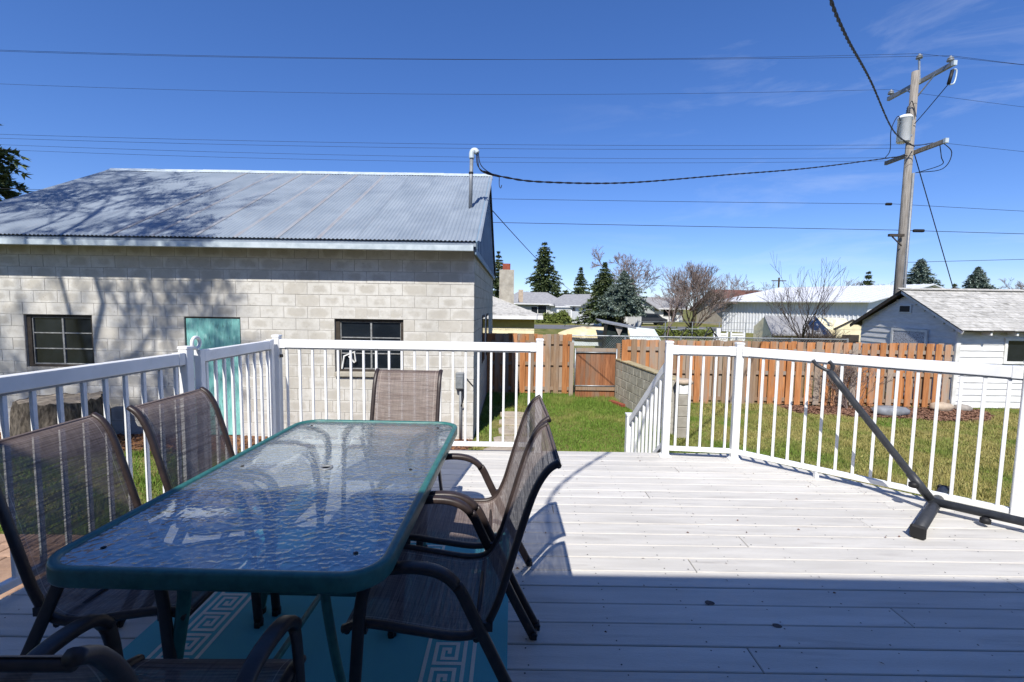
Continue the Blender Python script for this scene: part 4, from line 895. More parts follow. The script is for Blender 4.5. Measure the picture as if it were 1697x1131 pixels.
for i, (x, y, h) in enumerate(((11.4, 26.0, 3.4),)):
    bare_tree('bare_tree', 'thin young bare tree beyond the low corrugated roof', (8.0, 24.0, GZ), 3.9, .05, 4, 61, M['twig'], M['twig'], .5, (3, 4), 1, .18, lr=.72, minr=.006, trunk=.34)
for i, (x, y, h) in enumerate(((25.0, 72, 6.2), (52, 72, 6.5), (56, 73, 5.9), (30.6, 62, 6.5), (79, 72, 6.6), (83, 74, 7.2), (88, 72, 7.6), (62, 68, 5.8), (-3.0, 66, 6.0), (2.0, 88, 7.5), (22, 88, 7.5))):
    bare_tree('bare_tree', ['hazy bare tree rising over the grey house roof', 'bushy bare tree behind the metal building', 'low bare tree beside the small spruce behind the metal building', 'rounded bare tree behind the brown roofed house', 'bare tree beyond the garage roof next to the blue spruce', 'spreading bare tree over the garage ridge', 'bare tree at the far end of the garage ridge', 'bare treetop beyond the metal roof near the guy wire', 'bare tree beside the yellow house chimney', 'bare tree behind the tall slender spruce', 'faint bare tree far behind the grey house'][i],
              (x, y, GZ), h * (1.0 if x < 3 else 1.5), .16, 5, 70 + i, M['trunk'], M['twig'], .6, (3, 4), 2, .08, group='bare trees beyond the road', lr=.72, minr=.018, trunk=.28)
# the big leafless tree to the left whose shadow falls over the shed
bare_tree('shade_tree', 'tall leafless tree left of the deck that throws its shadow on the shed', (-10.55, 1.0, GZ), 17.0, .22, 6, 11, M['trunk'], M['twig'], .62, (4, 5), 1, .03, lr=.64, minr=.013, trunk=.46, gnarl=.12)
bare_tree('shade_tree', 'second leafless tree added farther left to thicken the branch shadow on the shed roof', (-13.9, 0.6, GZ), 19.0, .22, 6, 98, M['trunk'], M['twig'], .6, (4, 5), 1, .05, lr=.64, minr=.016, trunk=.50, gnarl=.12)  # unseen tree, added so denser twig shadow falls on the roof's left half

# ------------------------------------------------------------------ utility pole
up = thing('utility_pole', 'weathered wooden utility pole with two crossarms and a transformer', 'utility pole', (12.27, 14.8, GZ))
PX = 12.27
MB().tube([(PX, 14.8, GZ), (PX, 14.8, 4), (PX, 14.8, 8.80)], 1.0, 16, scale=[.122, .112, .10]).build('pole', M['pole'], up, smooth=True)
def crossarm(z, y0, y1, x):
    c = MB().box(x - .045, x + .045, y0, y1, z - .06, z + .06).build('crossarm', M['grey_metal'] if z > 8 else M['pole'], up, bevel=.004)
    MB().box(x - .05, x + .05, y0 - .06, y0 + .02, z - .065, z + .065).build('end_cap', M['gutter'], c)
    return c
ca = crossarm(8.52, 13.75, 16.05, PX + .19); cb = crossarm(6.40, 13.8, 15.95, PX + .19)
for p, q in (((PX + .15, 14.25, 8.5), (PX + .1, 14.8, 8.05)), ((PX + .15, 15.3, 8.5), (PX + .1, 14.8, 8.05))): MB().bar(p, q, .02, .035).build('arm_brace', M['galv'], up)
def insulator(x, y, z):
    i_ = MB().lathe((x, y, z), [(.02, 0), (.02, .05), (.085, .055), (.09, .085), (.045, .095), (.075, .115), (.075, .14), (.03, .15), (.03, .19), (.012, .20)], 12).build('insulator', M['grey_metal'], up, smooth=True)
for x, y, z in ((PX + .19, 13.86, 8.585), (PX + .19, 15.95, 8.585), (PX + .06, 14.78, 9.12)): insulator(x, y, z)
MB().bar((PX + .13, 14.78, 8.45), (PX + .06, 14.78, 9.13), .05, .03, (0, 1, 0)).build('top_pin', M['galv'], up)
ft = MB().tube([(PX + .22, 13.80, 8.36), (PX + .14, 13.80, 7.98)], .045, 10).build('fuse_cutout', M['black'], up, smooth=True)
MB().tube(catmull([(PX + .22, 13.80, 8.38), (PX + .34, 13.80, 8.36), (PX + .30, 13.80, 8.02), (PX + .16, 13.80, 7.96)], 4), .02, 6).build('fuse_tube', M['gutter'], ft)
tf = MB().lathe((PX - .36, 14.62, 6.62), [(.15, 0), (.175, .02), (.175, .70), (.19, .71), (.19, .74), (.14, .80), (.05, .82)], 20).build('transformer', M['vinyl'], up, smooth=True)
MB().lathe((PX - .28, 14.62, 7.48), [(.045, 0), (.06, .03), (.04, .06), (.055, .09), (.035, .13), (.045, .16), (.02, .22)], 10).build('bushing', M['dark_metal'], tf, smooth=True)
for z in (6.8, 7.3): MB().box(PX - .19, PX - .11, 14.6, 14.75, z, z + .06).build('bracket', M['galv'], tf)
MB().tube([(PX + .135, 14.74, 5.75), (PX + .15, 14.74, 2.0), (PX + .16, 14.74, GZ)], .036, 10).build('riser_conduit', M['grey_metal'], up, smooth=True)
MB().box(PX - .56, PX - .1, 14.60, 14.68, 3.78, 3.86).build('cable_bracket', M['sash_old'], up)
MB().bar((PX - .45, 14.64, 3.78), (PX - .12, 14.66, 3.50), .03, .03).build('bracket_brace', M['sash_old'], up)
MB().box(PX + .22, PX + .55, 14.62, 14.72, 3.93, 4.02).build('splice_case', M['black'], up, bevel=.02)
MB().box(PX - .42, PX - .22, 15.0, 15.08, 4.82, 4.90).build('splice_case', M['black'], up, bevel=.02)
for k, P in enumerate([[(PX - .5, 14.6, 7.22), (PX - .68, 14.5, 7.35), (PX - .85, 14.5, 6.95), (PX - .6, 14.8, 6.45), (PX - .2, 15.5, 6.42)],
                       [(PX - .55, 14.55, 7.2), (PX - .62, 14.5, 6.8), (PX - .2, 14.5, 6.5), (PX + .2, 14.2, 6.48)],
                       [(PX + .2, 14.0, 6.45), (PX + .25, 13.95, 6.0), (PX + .5, 14.2, 5.85), (PX + .22, 14.7, 5.75)],
                       [(PX + .2, 13.9, 6.4), (PX + .5, 13.9, 6.1), (PX + .45, 14.1, 5.7), (PX + .2, 14.74, 5.76)],
                       [(PX - .28, 14.62, 7.68), (PX - .2, 14.62, 7.85), (PX - .08, 14.68, 7.75), (PX, 14.65, 7.4)],
                       [(PX + .14, 13.8, 7.98), (PX + .05, 14.4, 7.45), (PX - .02, 14.66, 7.2)]]):
    MB().tube(catmull(P, 6), .012, 5).build('jumper_wire', M['wire'], up)
# ------------------------------------------------------------------ wires
def wire(label, pts, r=.011, name='power_line', sag=0.0, n=24, group=None):
    pts = [Vector(p) for p in pts]; out = []
    for a, b_ in zip(pts[:-1], pts[1:]):
        for i in range(n):
            t = i / n; p = a.lerp(b_, t); p.z -= sag * 4 * t * (1 - t); out.append(p)
    out.append(pts[-1]); return tag(MB().tube(out, r, 5).build(name, M['wire']), label, 'wire', group)
IX = PX + .19
wire('topmost thin wire from the pole-top insulator across the sky', [(-36, 14.8, 9.8), (PX + .06, 14.78, 9.32)], .0048, sag=.62)
wire('upper thin wire from the near crossarm insulator across the sky', [(-36, 13.86, 9.35), (IX, 13.86, 8.79)], .0048, sag=.56)
wire('single wire from the far end of the upper crossarm across the sky', [(-36, 15.95, 9.4), (IX, 15.95, 8.79)], .0048, sag=.65)
wire('wire continuing from the pole-top insulator away from the shed', [(PX + .06, 14.78, 9.32), (46, 14.8, 7.6)], .0048, sag=.35)
wire('wire continuing from the near crossarm insulator away from the shed', [(IX, 13.86, 8.79), (46, 13.9, 7.2)], .0048, sag=.5)
wire('wire continuing from the far crossarm insulator away from the shed', [(IX, 15.95, 8.79), (46, 16, 6.8)], .0048, sag=.5)
for i, (y, z0, z1, s, l_) in enumerate(((14.3, 7.0, 6.46, .42, 'first secondary wire from the near part of the lower crossarm'), (14.55, 7.0, 6.44, .45, 'second secondary wire from the lower crossarm next to the pole'), (15.4, 7.2, 6.42, .50, 'third secondary wire beyond the pole on the lower crossarm'), (15.75, 7.2, 6.42, .56, 'last secondary wire at the far end of the lower crossarm'))):
    wire(l_, [(-36, y, z0), (PX + .12, y, z1)], .0048, sag=s)
wire('secondary wire leaving the lower crossarm away from the shed', [(IX, 14.0, 6.42), (46, 14.2, 5.0)], .0048, sag=.4)
wire('upper telephone cable with a splice case passing behind the shed roof', [(-36, 15.1, 5.25), (PX - .1, 15.1, 4.88), (46, 15.1, 4.1)], .007, 'telephone_cable', sag=.16)
wire('lower telephone cable at the bracket passing behind the shed roof', [(-36, 15.1, 4.4), (PX - .1, 15.1, 4.06), (46, 15.1, 3.75)], .009, 'telephone_cable', sag=.05)
def twisted(label, pts, r, pitch, name='service_cable'):
    P = catmull(pts, 30); t = thing(name, label, 'cable', pts[-1]); L = 0.0; A = []; B = []
    for i, p in enumerate(P):
        if i: L += (p - P[i - 1]).length
        a = 2 * math.pi * L / pitch; o = Vector((math.cos(a) * .7, math.cos(a) * -.3, math.sin(a))) * r * .95; A.append(p + o); B.append(p - o)
    MB().tube(A, r, 6).build('conductor', M['wire'], t, smooth=True); MB().tube(B, r, 6).build('conductor', M['wire'], t, smooth=True); return t
twisted('thick twisted black service cable from the pole over the deck', [(PX - .02, 14.6, 6.50), (8.9, 11.2, 5.66), (5.9, 8.0, 5.28), (3.95, 5.8, 4.74), (2.75, 4.35, 4.36), (1.2, 2.4, 4.0), (-.3, .4, 3.85), (-.4, -.34, 3.4)], .011, .42)
twisted('black service cable sagging from the pole to the mast on the shed roof', [(PX - .1, 14.75, 6.28), (8.5, 13.5, 5.5), (5.5, 12.3, 4.93), (2.6, 10.9, 4.33), (.6, 9.9, 4.06), (-.22, 9.45, 4.03), (-.60, 9.2, 4.06)], .011, .5)
MB_h = MB().tube(catmull([(-.30, 9.4, 4.03), (-.30, 9.4, 3.86), (-.27, 9.4, 3.80), (-.25, 9.4, 3.86)], 4), .008, 5).build('drip_loop', M['wire'])
tag(MB_h, 'small hooked wire end hanging from the service cable by the roof corner', 'wire')
wire('thin black wire running down from the shed gable towards the houses', [(-.55, 11.5, 3.80), (5.6, 40, 2.4)], .012, sag=.25)
gw = wire('dark guy wire slanting from the utility pole down behind the garage', [(PX + .12, 14.74, 6.32), (15.3, 14.9, GZ)], .014, 'guy_wire')
wire('faint distant wire over the garage roof', [(50.3, 60, 7.6), (90, 60, 9.2)], .03)

# ------------------------------------------------------------------ neighbouring buildings
def rotz(p, c, a):
    x, y = p[0] - c[0], p[1] - c[1]; ca, sa = math.cos(a), math.sin(a); return (c[0] + x * ca - y * sa, c[1] + x * sa + y * ca, p[2])
def house(name, label, c, wd, dp, eave, ridge, wallm, roofm, ang=0.0, hip=0.0, ov=.5, wins=(), doors=(), gable_axis='x', chim=None, cat='house', trim='white_wall', gable_win=False):
    t = thing(name, label, cat, (c[0], c[1], GZ)); hw, hd = wd / 2, dp / 2
    def T(b): b.v = [rotz(p, c, ang) for p in b.v]; return b
    X = lambda x: c[0] + x
    Y = lambda y: c[1] + y
    b = MB().box(X(-hw), X(hw), Y(-hd), Y(hd), GZ, eave)
    if not hip:
        b.add([(X(-hw), Y(-hd), eave), (X(-hw), Y(hd), eave), (X(-hw), Y(0), ridge - .12), (X(hw), Y(-hd), eave), (X(hw), Y(hd), eave), (X(hw), Y(0), ridge - .12)], [(0, 2, 1), (3, 4, 5), (0, 3, 5, 2), (1, 2, 5, 4)])
    T(b).build('wall', M[wallm], t)
    e = eave - (ridge - eave) / hd * ov if not hip else eave - .05; ox = ov
    R0, R1 = (-hw - ox + hip, hw + ox - hip) if hip else (-hw - ox, hw + ox)
    a = [(X(-hw - ox), Y(-hd - ov), e), (X(hw + ox), Y(-hd - ov), e), (X(R1), Y(0), ridge), (X(R0), Y(0), ridge), (X(hw + ox), Y(hd + ov), e), (X(-hw - ox), Y(hd + ov), e)]
    lo = [(p[0], p[1], p[2] - .14) for p in a]
    f = [(0, 1, 2, 3), (3, 2, 4, 5), (1, 4, 2), (0, 3, 5), (6, 7, 1, 0), (7, 10, 4, 1), (10, 11, 5, 4), (11, 6, 0, 5)] + ([(6, 11, 10, 7)] if hip else [(6, 9, 8, 7), (9, 11, 10, 8)])
    if not hip: f = [(0, 1, 2, 3), (3, 2, 4, 5), (6, 9, 8, 7), (9, 11, 10, 8), (0, 6, 7, 1), (4, 10, 11, 5), (1, 7, 8, 2), (2, 8, 10, 4), (0, 3, 9, 6), (3, 5, 11, 9)]
    rf = T(MB().add(a + lo, f)).build('roof', M[roofm], t)
    fa = MB(); fa.box(X(-hw - ox), X(hw + ox), Y(-hd - ov) - .03, Y(-hd - ov) - .002, e - .15, e - .01); T(fa).build('fascia', M[trim], t)
    for (x, z, w_, h_) in wins:
        wi = T(MB().box(X(x - w_ / 2 - .08), X(x + w_ / 2 + .08), Y(-hd) - .06, Y(-hd) - .003, z - h_ / 2 - .08, z + h_ / 2 + .08)).build('window', M['paint_white'], t)
        T(MB().box(X(x - w_ / 2), X(x + w_ / 2), Y(-hd) - .07, Y(-hd) - .062, z - h_ / 2, z + h_ / 2)).build('pane', M['glass_dark'], wi)
    for (x, w_, h_, mm) in doors: T(MB().box(X(x - w_ / 2), X(x + w_ / 2), Y(-hd) - .05, Y(-hd) - .003, GZ, GZ + h_)).build('door', M[mm], t)
    if chim:
        x, y, z0, z1, w_, cm = chim; ch = T(MB().box(X(x - w_), X(x + w_), Y(y - w_), Y(y + w_), z0, z1)).build('chimney', M[cm], rf)
        T(MB().box(X(x - w_ * .55), X(x + w_ * .55), Y(y - w_ * .55), Y(y + w_ * .55), z1 + .002, z1 + .3)).build('flue', M['brick'], ch)
    return t
yh = house('yellow_house', 'low yellow house with a pale hipped shingle roof and a tall block chimney', (-3.6, 22.0), 9.0, 6.0, 1.10, 2.25, 'yellow', 'shingle', 0, 3.2, .34, cat='house', trim='white_wall')
chx = MB().box(-0.60, 0.05, 20.6, 21.25, 1.4, 3.02).build('chimney', M['conc'], yh); MB().box(-.46, -.12, 20.75, 21.1, 3.021, 3.3).build('flue', M['brick'], chx)
MB().box(.28, .5, 22.2, 22.5, 1.6, 2.2).build('vent_pipe', M['rock_tan'], yh)
for i, z in enumerate((0.05, .30, .55, .80)): MB().hexa([(-8.1, 18.96, z), (.905, 18.96, z), (.905, 19.0, z), (-8.1, 19.0, z)], [(-8.1, 18.985, z + .255), (.905, 18.985, z + .255), (.905, 19.0, z + .255), (-8.1, 19.0, z + .255)]).build('siding_board', M['yellow'] if z > .3 else M['cream'], yh)
house('far_house', 'grey roofed house across the road behind the round hedge', (3.2, 75.5), 9.4, 7.5, 1.70, 3.5, 'grey_wall', 'shingle_grey', 0, 3.0, .7, [(1.4, .75, 1.3, 1.2), (3.4, .75, 1.0, 1.2)], [(.2, .9, 2.0, 'glass_dark')])
house('far_house', 'white house with a gable and single garage door behind the vinyl fence', (10.6, 71.5), 6.5, 7.0, 1.75, 3.2, 'white_wall', 'shingle_grey', R(-52), 0, .6, [(-1.6, .9, .7, 1.0), (1.6, .7, 1.1, 1.0)], [])
house('far_garage', 'small white garage attached beside the white gabled house', (8.0, 70.0), 3.0, 4.0, 1.35, 1.75, 'white_wall', 'shingle_grey', 0, 0, .25, [], [(.0, 2.3, 1.95, 'grey_wall')], cat='garage')
house('far_house', 'low pale house with grey roof behind the bare trees', (22.4, 76), 8.2, 7.0, 1.5, 3.0, 'white_wall', 'shingle_grey', R(8), 0, .7, [(-2, .5, 1.4, 1.0), (1.5, .5, 1.4, 1.0)], [])
house('far_house', 'grey house partly hidden by the blue spruce', (16.5, 66), 5.0, 6.0, 1.4, 3.3, 'grey_wall', 'shingle_grey', R(90), 0, .6, [(0, .5, 1.2, 1.0)], [])
house('far_house', 'brown roofed house beside the white metal building', (32.6, 64.0), 10.5, 8.0, 1.55, 3.9, 'tan_wall', 'shingle_brown', R(14), 0, .8, [(-4.4, .5, .9, 1.2), (-2.4, .5, .8, 1.2)], [], trim='white_wall')
# white ribbed metal building
A = Vector((20.9, 46.0, 0)); Bq = Vector((26.9, 35.0, 0)); ux = (Bq - A).normalized(); uy = Vector((-ux.y, ux.x, 0)); Lw = (Bq - A).length; HWD = 9.8
mbld = thing('metal_building', 'long white ribbed metal building with a white roof behind the fence', 'building', (26, 42, GZ))
rib = MB(); n = int(Lw / .30)
for i in range(n):
    s0 = Lw * i / n; s1 = s0 + Lw / n
    prof = [(s0, 0), (s0 + .19, 0), (s0 + .215, -.05), (s0 + .27, -.05), (s1 - .001, 0)]
    for (a, da), (b_, db) in zip(prof[:-1], prof[1:]):
        p = A + ux * a + uy * da; q = A + ux * b_ + uy * db; rib.add([(p.x, p.y, GZ), (q.x, q.y, GZ), (q.x, q.y, 2.1), (p.x, p.y, 2.1)], [(0, 1, 2, 3)])
rib.build('wall', M['white_metal'], mbld, fix=False)
def PT(s, t, z): p = A + ux * s + uy * t; return (p.x, p.y, z)
MB().add([PT(Lw, 0, GZ), PT(Lw, 2 * HWD, GZ), PT(Lw, 2 * HWD, 2.1), PT(Lw, HWD, 3.62), PT(Lw, 0, 2.1)], [(0, 1, 2, 3, 4)]).build('end_wall', M['white_metal'], mbld, fix=False)
MB().add([PT(0, .05, GZ), PT(0, 2 * HWD, GZ), PT(0, 2 * HWD, 2.1), PT(0, HWD, 3.62), PT(0, .05, 2.1)], [(0, 1, 2, 3, 4)]).build('end_wall', M['white_metal'], mbld, fix=False)
rf = MB(); o = .62
for s0, s1, t0, t1, z0, z1 in ((-.4, Lw + .4, -o, HWD, 2.19 - o * .155, 3.74), (-.4, Lw + .4, HWD, 2 * HWD + o, 3.74, 2.1)):
    rf.hexa([PT(s0, t0, z0 - .08), PT(s1, t0, z0 - .08), PT(s1, t1, z1 - .08), PT(s0, t1, z1 - .08)], [PT(s0, t0, z0), PT(s1, t0, z0), PT(s1, t1, z1), PT(s0, t1, z1)])
rf = rf.build('roof', M['white_metal'], mbld)
for k in range(22):
    s = -.3 + (Lw + .6) * k / 21; MB().bar(PT(s, -o, 2.21 - o * .155), PT(s, HWD, 3.765), .05, .04).build('roof_rib', M['white_metal'], rf)
# small garden shed behind the fence
ss = thing('garden_shed', 'small garden shed with a worn shingle roof and cream gable behind the bare shrubs', 'shed', (13, 20.5, GZ))
MB().box(11.3, 14.9, 19.9, 21.6, GZ, .62).build('wall', M['cream'], ss)
MB().add([(11.3, 19.9, .62), (14.9, 19.9, .62), (14.9, 21.6, .62), (11.3, 21.6, .62), (11.3, 20.75, 1.1), (14.9, 20.75, 1.1)], [(0, 1, 5, 4), (2, 3, 4, 5), (1, 2, 5), (3, 0, 4)]).build('gable', M['cream'], ss)
MB().add([(11.0, 19.55, .40), (13.6, 19.55, .40), (13.6, 20.75, 1.16), (11.3, 20.75, 1.16), (11.0, 19.55, .34), (13.6, 19.55, .34), (13.6, 20.75, 1.10), (11.3, 20.75, 1.10)], [(0, 1, 2, 3), (4, 7, 6, 5), (0, 4, 5, 1), (1, 5, 6, 2), (2, 6, 7, 3), (3, 7, 4, 0)]).build('roof', M['shingle_grey'], ss)
fg = MB(); fg.box(13.7, 15.0, 19.50, 19.56, GZ, .66); fg.add([(13.62, 19.49, .64), (15.06, 19.49, .64), (14.34, 19.49, 1.02), (13.62, 19.56, .64), (15.06, 19.56, .64), (14.34, 19.56, 1.02)], [(0, 1, 2), (3, 5, 4), (0, 2, 5, 3), (1, 4, 5, 2)])
fg.build('front_gable', M['cream'], ss); MB().box(13.95, 14.65, 19.46, 19.485, -.1, .42).build('window', M['sash_old'], ss)
for s in (-1, 1): MB().bar((14.34, 19.47, 1.05), (14.34 + s * .78, 19.47, .64), .06, .04, (0, 1, 0)).build('rake_board', M['sash_old'], ss)
# white vinyl fence across the road and a hedge
vf = thing('vinyl_fence', 'solid white vinyl fence across the road in front of the white house', 'fence', (9.9, 54.5, GZ))
P0 = Vector((6.7, 62, 0)); P1 = Vector((13.1, 47, 0)); dv = (P1 - P0) / 7
for i in range(7):
    a = P0 + dv * i; b_ = P0 + dv * (i + 1); up_ = Vector((0, 0, GZ + .82)); MB().bar(a + up_, b_ + up_, .05, 1.55).build('fence_panel', M['vinyl'], vf)
    MB().box(a.x - .07, a.x + .07, a.y - .07, a.y + .07, GZ, GZ + 1.72).build('post', M['vinyl'], vf)
def bush(label, c, rx_, ry_, rz_, m, n, seed, name='hedge', group=None, leaf=.16):
    n_ = np.random.default_rng(seed); d = n_.normal(size=(n, 3)); d /= np.linalg.norm(d, axis=1)[:, None]; d[:, 2] = np.abs(d[:, 2])
    rad = n_.uniform(.72, 1.03, n)[:, None] * (1 + .12 * np.sin(d[:, :1] * 7 + seed) + .1 * np.cos(d[:, 1:2] * 9)); P = d * rad * np.array([rx_, ry_, rz_]) + np.array(c)
    A_ = n_.normal(size=(n, 3)) * leaf; B_ = n_.normal(size=(n, 3)) * leaf; V = np.stack([P, P + A_, P + B_], 1).reshape(-1, 3)
    t = thing(name, label, 'bush', c, group); tri_mesh('foliage', V, np.arange(len(V)), m, t)
    MB().tube([(c[0], c[1], c[2]), (c[0], c[1], c[2] + rz_ * .6)], .06, 6).build('stem', M['trunk'], t); return t
HG = 'clipped bushes in front of the grey house'
bush('rounded green hedge in front of the grey roofed house', (6.5, 60.5, GZ), 1.75, 1.4, 1.5, M['hedge'], 2600, 1, group=HG)
bush('lower green hedge beside the taller rounded one', (4.5, 60.0, GZ), 1.2, 1.2, 1.05, M['hedge'], 1800, 2, group=HG)
for i, (x, y, s) in enumerate(((11.9, 37, .6), (13.2, 38, .5), (14.6, 37.5, .65), (16.2, 38.5, .55))):
    bush(['yellow green garden clump nearest the blue spruce', 'small garden clump beside the road', 'yellow green garden clump under the multi-stemmed tree', 'small garden clump by the wire fence posts'][i], (x, y, GZ), s * 1.3, s, s, M['hedge'], 700, 10 + i, 'garden_bush', 'garden clumps by the road', .12)
# parked car by the far houses
def small_car(label, c, ang, m, group=None):
    t = thing('parked_car', label, 'car', (c[0], c[1], GZ), group)
    def T(b): b.v = [rotz((p[0] + c[0], p[1] + c[1], p[2] + GZ), c, ang) for p in b.v]; return b
    pr = [(-2.1, .35), (2.1, .35), (2.15, .7), (1.5, .92), (.9, 1.4), (-1.1, 1.42), (-1.8, .98), (-2.15, .85)]
    b = MB(); k = len(pr); b.v = [(x, -.82, z) for x, z in pr] + [(x, .82, z) for x, z in pr]; b.f = [tuple(range(k)), tuple(reversed(range(k, 2 * k)))] + [(i, (i + 1) % k, k + (i + 1) % k, k + i) for i in range(k)]
    T(b).build('body', m, t, bevel=.05)
    T(MB().hexa([(-1.0, -.835, .98), (1.1, -.835, .98), (1.1, .835, .98), (-1.0, .835, .98)], [(-.9, -.83, 1.34), (.75, -.83, 1.34), (.75, .83, 1.34), (-.9, .83, 1.34)])).build('window', M['glass_dark'], t)
    for x in (-1.35, 1.35):
        for y in (-.78, .78): T(MB().lathe((x, y - .1, .33), [(.33, 0), (.33, .2)], 14, 'Y')).build('wheel', M['black'], t)
    return t
small_car('dark parked car by the grey house behind the bare trees', (17.2, 58.5), 0.1, M['dark_metal'])
small_car('pale van-like car parked in front of the small white garage', (7.3, 66.2), 1.4, M['gutter'])
# ------------------------------------------------------------------ clutter beyond the fence
cl = thing('chain_link_fence', 'chain-link fence with galvanised posts behind the cedar fence', 'fence', (6, 14.2, GZ))
CY = 14.0; cx0, cx1, ct = 1.75, 10.2, .58
MB().tube([(cx0, CY, ct), (cx1, CY, ct)], .02, 6).build('top_rail', M['galv'], cl)
for x in np.arange(cx0, cx1 + .1, 1.69): MB().tube([(x, CY, GZ), (x, CY, ct + .03)], .028, 8).build('post', M['galv'], cl)
nw_ = MB(); hgt = ct - GZ - .05; step = .075
for i in range(int((cx1 - cx0) / step)):
    x = cx0 + i * step
    for s in (-1, 1):
        xe = x + s * hgt; f = 1.0
        if xe > cx1: f = (cx1 - x) / hgt
        if xe < cx0: f = (x - cx0) / hgt
        if f > .02: nw_.bar((x, CY + s * .003, GZ + .03), (x + s * hgt * f, CY + s * .003, GZ + .03 + hgt * f), .0045, .0045)
nw_.build('wire_mesh', M['galv'], cl, kind='stuff', fix=False)
cl2 = thing('wire_fence', 'low wire fence with thin posts along the road by the metal building', 'fence', (18, 34, GZ))
for k in range(9): MB().tube([(9 + k * 2.0, 33 + k * .15, GZ), (9 + k * 2.0, 33 + k * .15, .42)], .03, 6).build('post', M['galv'], cl2)
for z in (.40, -.1): MB().tube([(9, 33, z), (25, 34.2, z)], .014, 4).build('rail_wire', M['galv'], cl2)
bo = thing('boat', 'overturned cream boat hull resting beyond the yard gate', 'boat', (2.6, 17, GZ))
hb = MB(); ns_, nr = 15, 11
for i in range(ns_):
    t = i / (ns_ - 1); x = 1.70 + 2.5 * t; hwid = .62 * min(1, (t * 3.2) ** .6) if t < .9 else .60; hz = .42 * min(1, (t * 2.6 + .12) ** .5)
    for j in range(nr):
        a = math.pi * j / (nr - 1); hb.v.append((x, 17 - hwid * math.cos(a), .33 + hz * math.sin(a) ** .7 * (.98 - .1 * t)))
for i in range(ns_ - 1):
    for j in range(nr - 1): q = i * nr + j; hb.f.append((q, q + 1, q + nr + 1, q + nr))
hb.f.append(tuple(range((ns_ - 1) * nr, ns_ * nr))); hb.build('hull', M['boat'], bo, smooth=True)
gw_ = MB()
for s in (-1, 1): gw_.tube([hb.v[i * nr + (0 if s < 0 else nr - 1)] for i in range(ns_)] if False else [(1.70 + 2.5 * i / 14, 17 + s * (.62 * min(1, (i / 14 * 3.2) ** .6) if i < 13 else .60), .32) for i in range(15)], .035, 6)
gw_.build('gunwale', M['dark_metal'], bo)
tr = thing('boat_trailer', 'low white trailer frame under the overturned boat', 'trailer', (2.8, 17, GZ))
for y in (16.5, 17.5): MB().box(1.9, 4.3, y - .05, y + .05, .06, .20).build('rail', M['sheet'], tr)
for x in (2.2, 3.9): MB().box(x - .04, x + .04, 16.55, 17.45, .20, .28).build('crossbar', M['galv'], tr)
for y in (16.4, 17.6):
    wh = MB().lathe((3.2, y - .08, -.55), [(.31, 0), (.32, .03), (.32, .13), (.31, .16)], 16, 'Y').build('wheel', M['black'], tr, smooth=True)
    MB().box(2.85, 3.55, y - .1, y + .1, -.2, -.16).build('mudguard', M['sheet'], tr)
for x in (2.0, 4.2): MB().box(x - .03, x + .03, 16.96, 17.04, GZ, .07).build('jack_stand', M['galv'], tr)
MB().box(3.17, 3.23, 16.48, 17.52, -.58, .06).build('axle', M['galv'], tr)
gb_ = thing('green_shelter', 'dark green tarp shelter with a tilted grey lid behind the chain-link fence', 'shelter', (3.5, 15.5, GZ))
MB().hexa([(3.05, 15.3, GZ), (3.95, 15.3, GZ), (3.95, 16.1, GZ), (3.05, 16.1, GZ)], [(3.18, 15.35, .86), (3.85, 15.35, .80), (3.85, 16.0, .80), (3.18, 16.0, .86)]).build('cover', M['tarp'], gb_, bevel=.02)
MB().hexa([(2.92, 15.15, .94), (4.08, 15.15, .74), (4.08, 16.2, .78), (2.92, 16.2, 1.0)], [(2.92, 15.15, .985), (4.08, 15.15, .80), (4.08, 16.2, .84), (2.92, 16.2, 1.05)]).build('lid', M['slate'], gb_)
MB().add([(3.38, 15.25, .85), (3.68, 15.25, .82), (3.54, 15.23, .48), (3.38, 15.27, .85), (3.68, 15.27, .82), (3.54, 15.26, .48)], [(0, 2, 1), (3, 4, 5), (0, 1, 4, 3), (1, 2, 5, 4), (2, 0, 3, 5)]).build('flap', M['rock'], gb_)
tag(MB().box(3.58, 3.66, 14.6, 14.68, GZ, .30).build('short_post', M['rock']), 'short pale post standing beside the green tarp shelter', 'post')
ln = thing('lean_to', 'low lean-to with a pale corrugated metal roof beside the green shelter', 'shelter', (4.9, 17.2, GZ))
lc = MB(); nn = 60
for j in range(2):
    for i in range(nn + 1):
        v_ = i / nn; lc.v.append((4.15 + 1.35 * j, 16.6 + 1.2 * v_, .22 + .52 * v_ - .14 * j + .014 * math.cos(i * math.pi / 3)))
for i in range(nn): lc.f.append((i, i + 1, nn + 2 + i, nn + 1 + i))
lc.build('roof', M['sheet'], ln, fix=False)
for x in (4.2, 5.45):
    for y in (16.65, 17.75): MB().box(x - .04, x + .04, y - .04, y + .04, GZ, (.16 if y < 17 else .60) - (.12 if x > 5 else 0)).build('leg', M['sash_old'], ln)
wc = thing('iron_cart_frame', 'black iron frame of arched bars and curved wheels beyond the fence', 'frame', (7.7, 20, GZ))
MB().tube([(6.6, 20, .15), (8.85, 20, .12)], .03, 6).build('beam', M['black'], wc)
for x in (6.75, 7.55, 8.55):
    MB().tube(catmull([(x - .28, 19.9, .15), (x - .05, 19.95, .56), (x + .08, 20, .58), (x + .36, 20.05, .14)], 6), .022, 6).build('arched_bar', M['black'], wc)
for x in (7.85, 8.7):
    MB().tube([(x + .30 * math.cos(a), 20.1, .02 + .38 * math.sin(a)) for a in [2 * math.pi * i / 20 for i in range(20)]], .022, 6, closed=True).build('wheel_rim', M['black'], wc)
for x in (6.7, 8.8): MB().tube([(x, 20, .14), (x, 20, GZ)], .02, 6).build('leg', M['black'], wc)
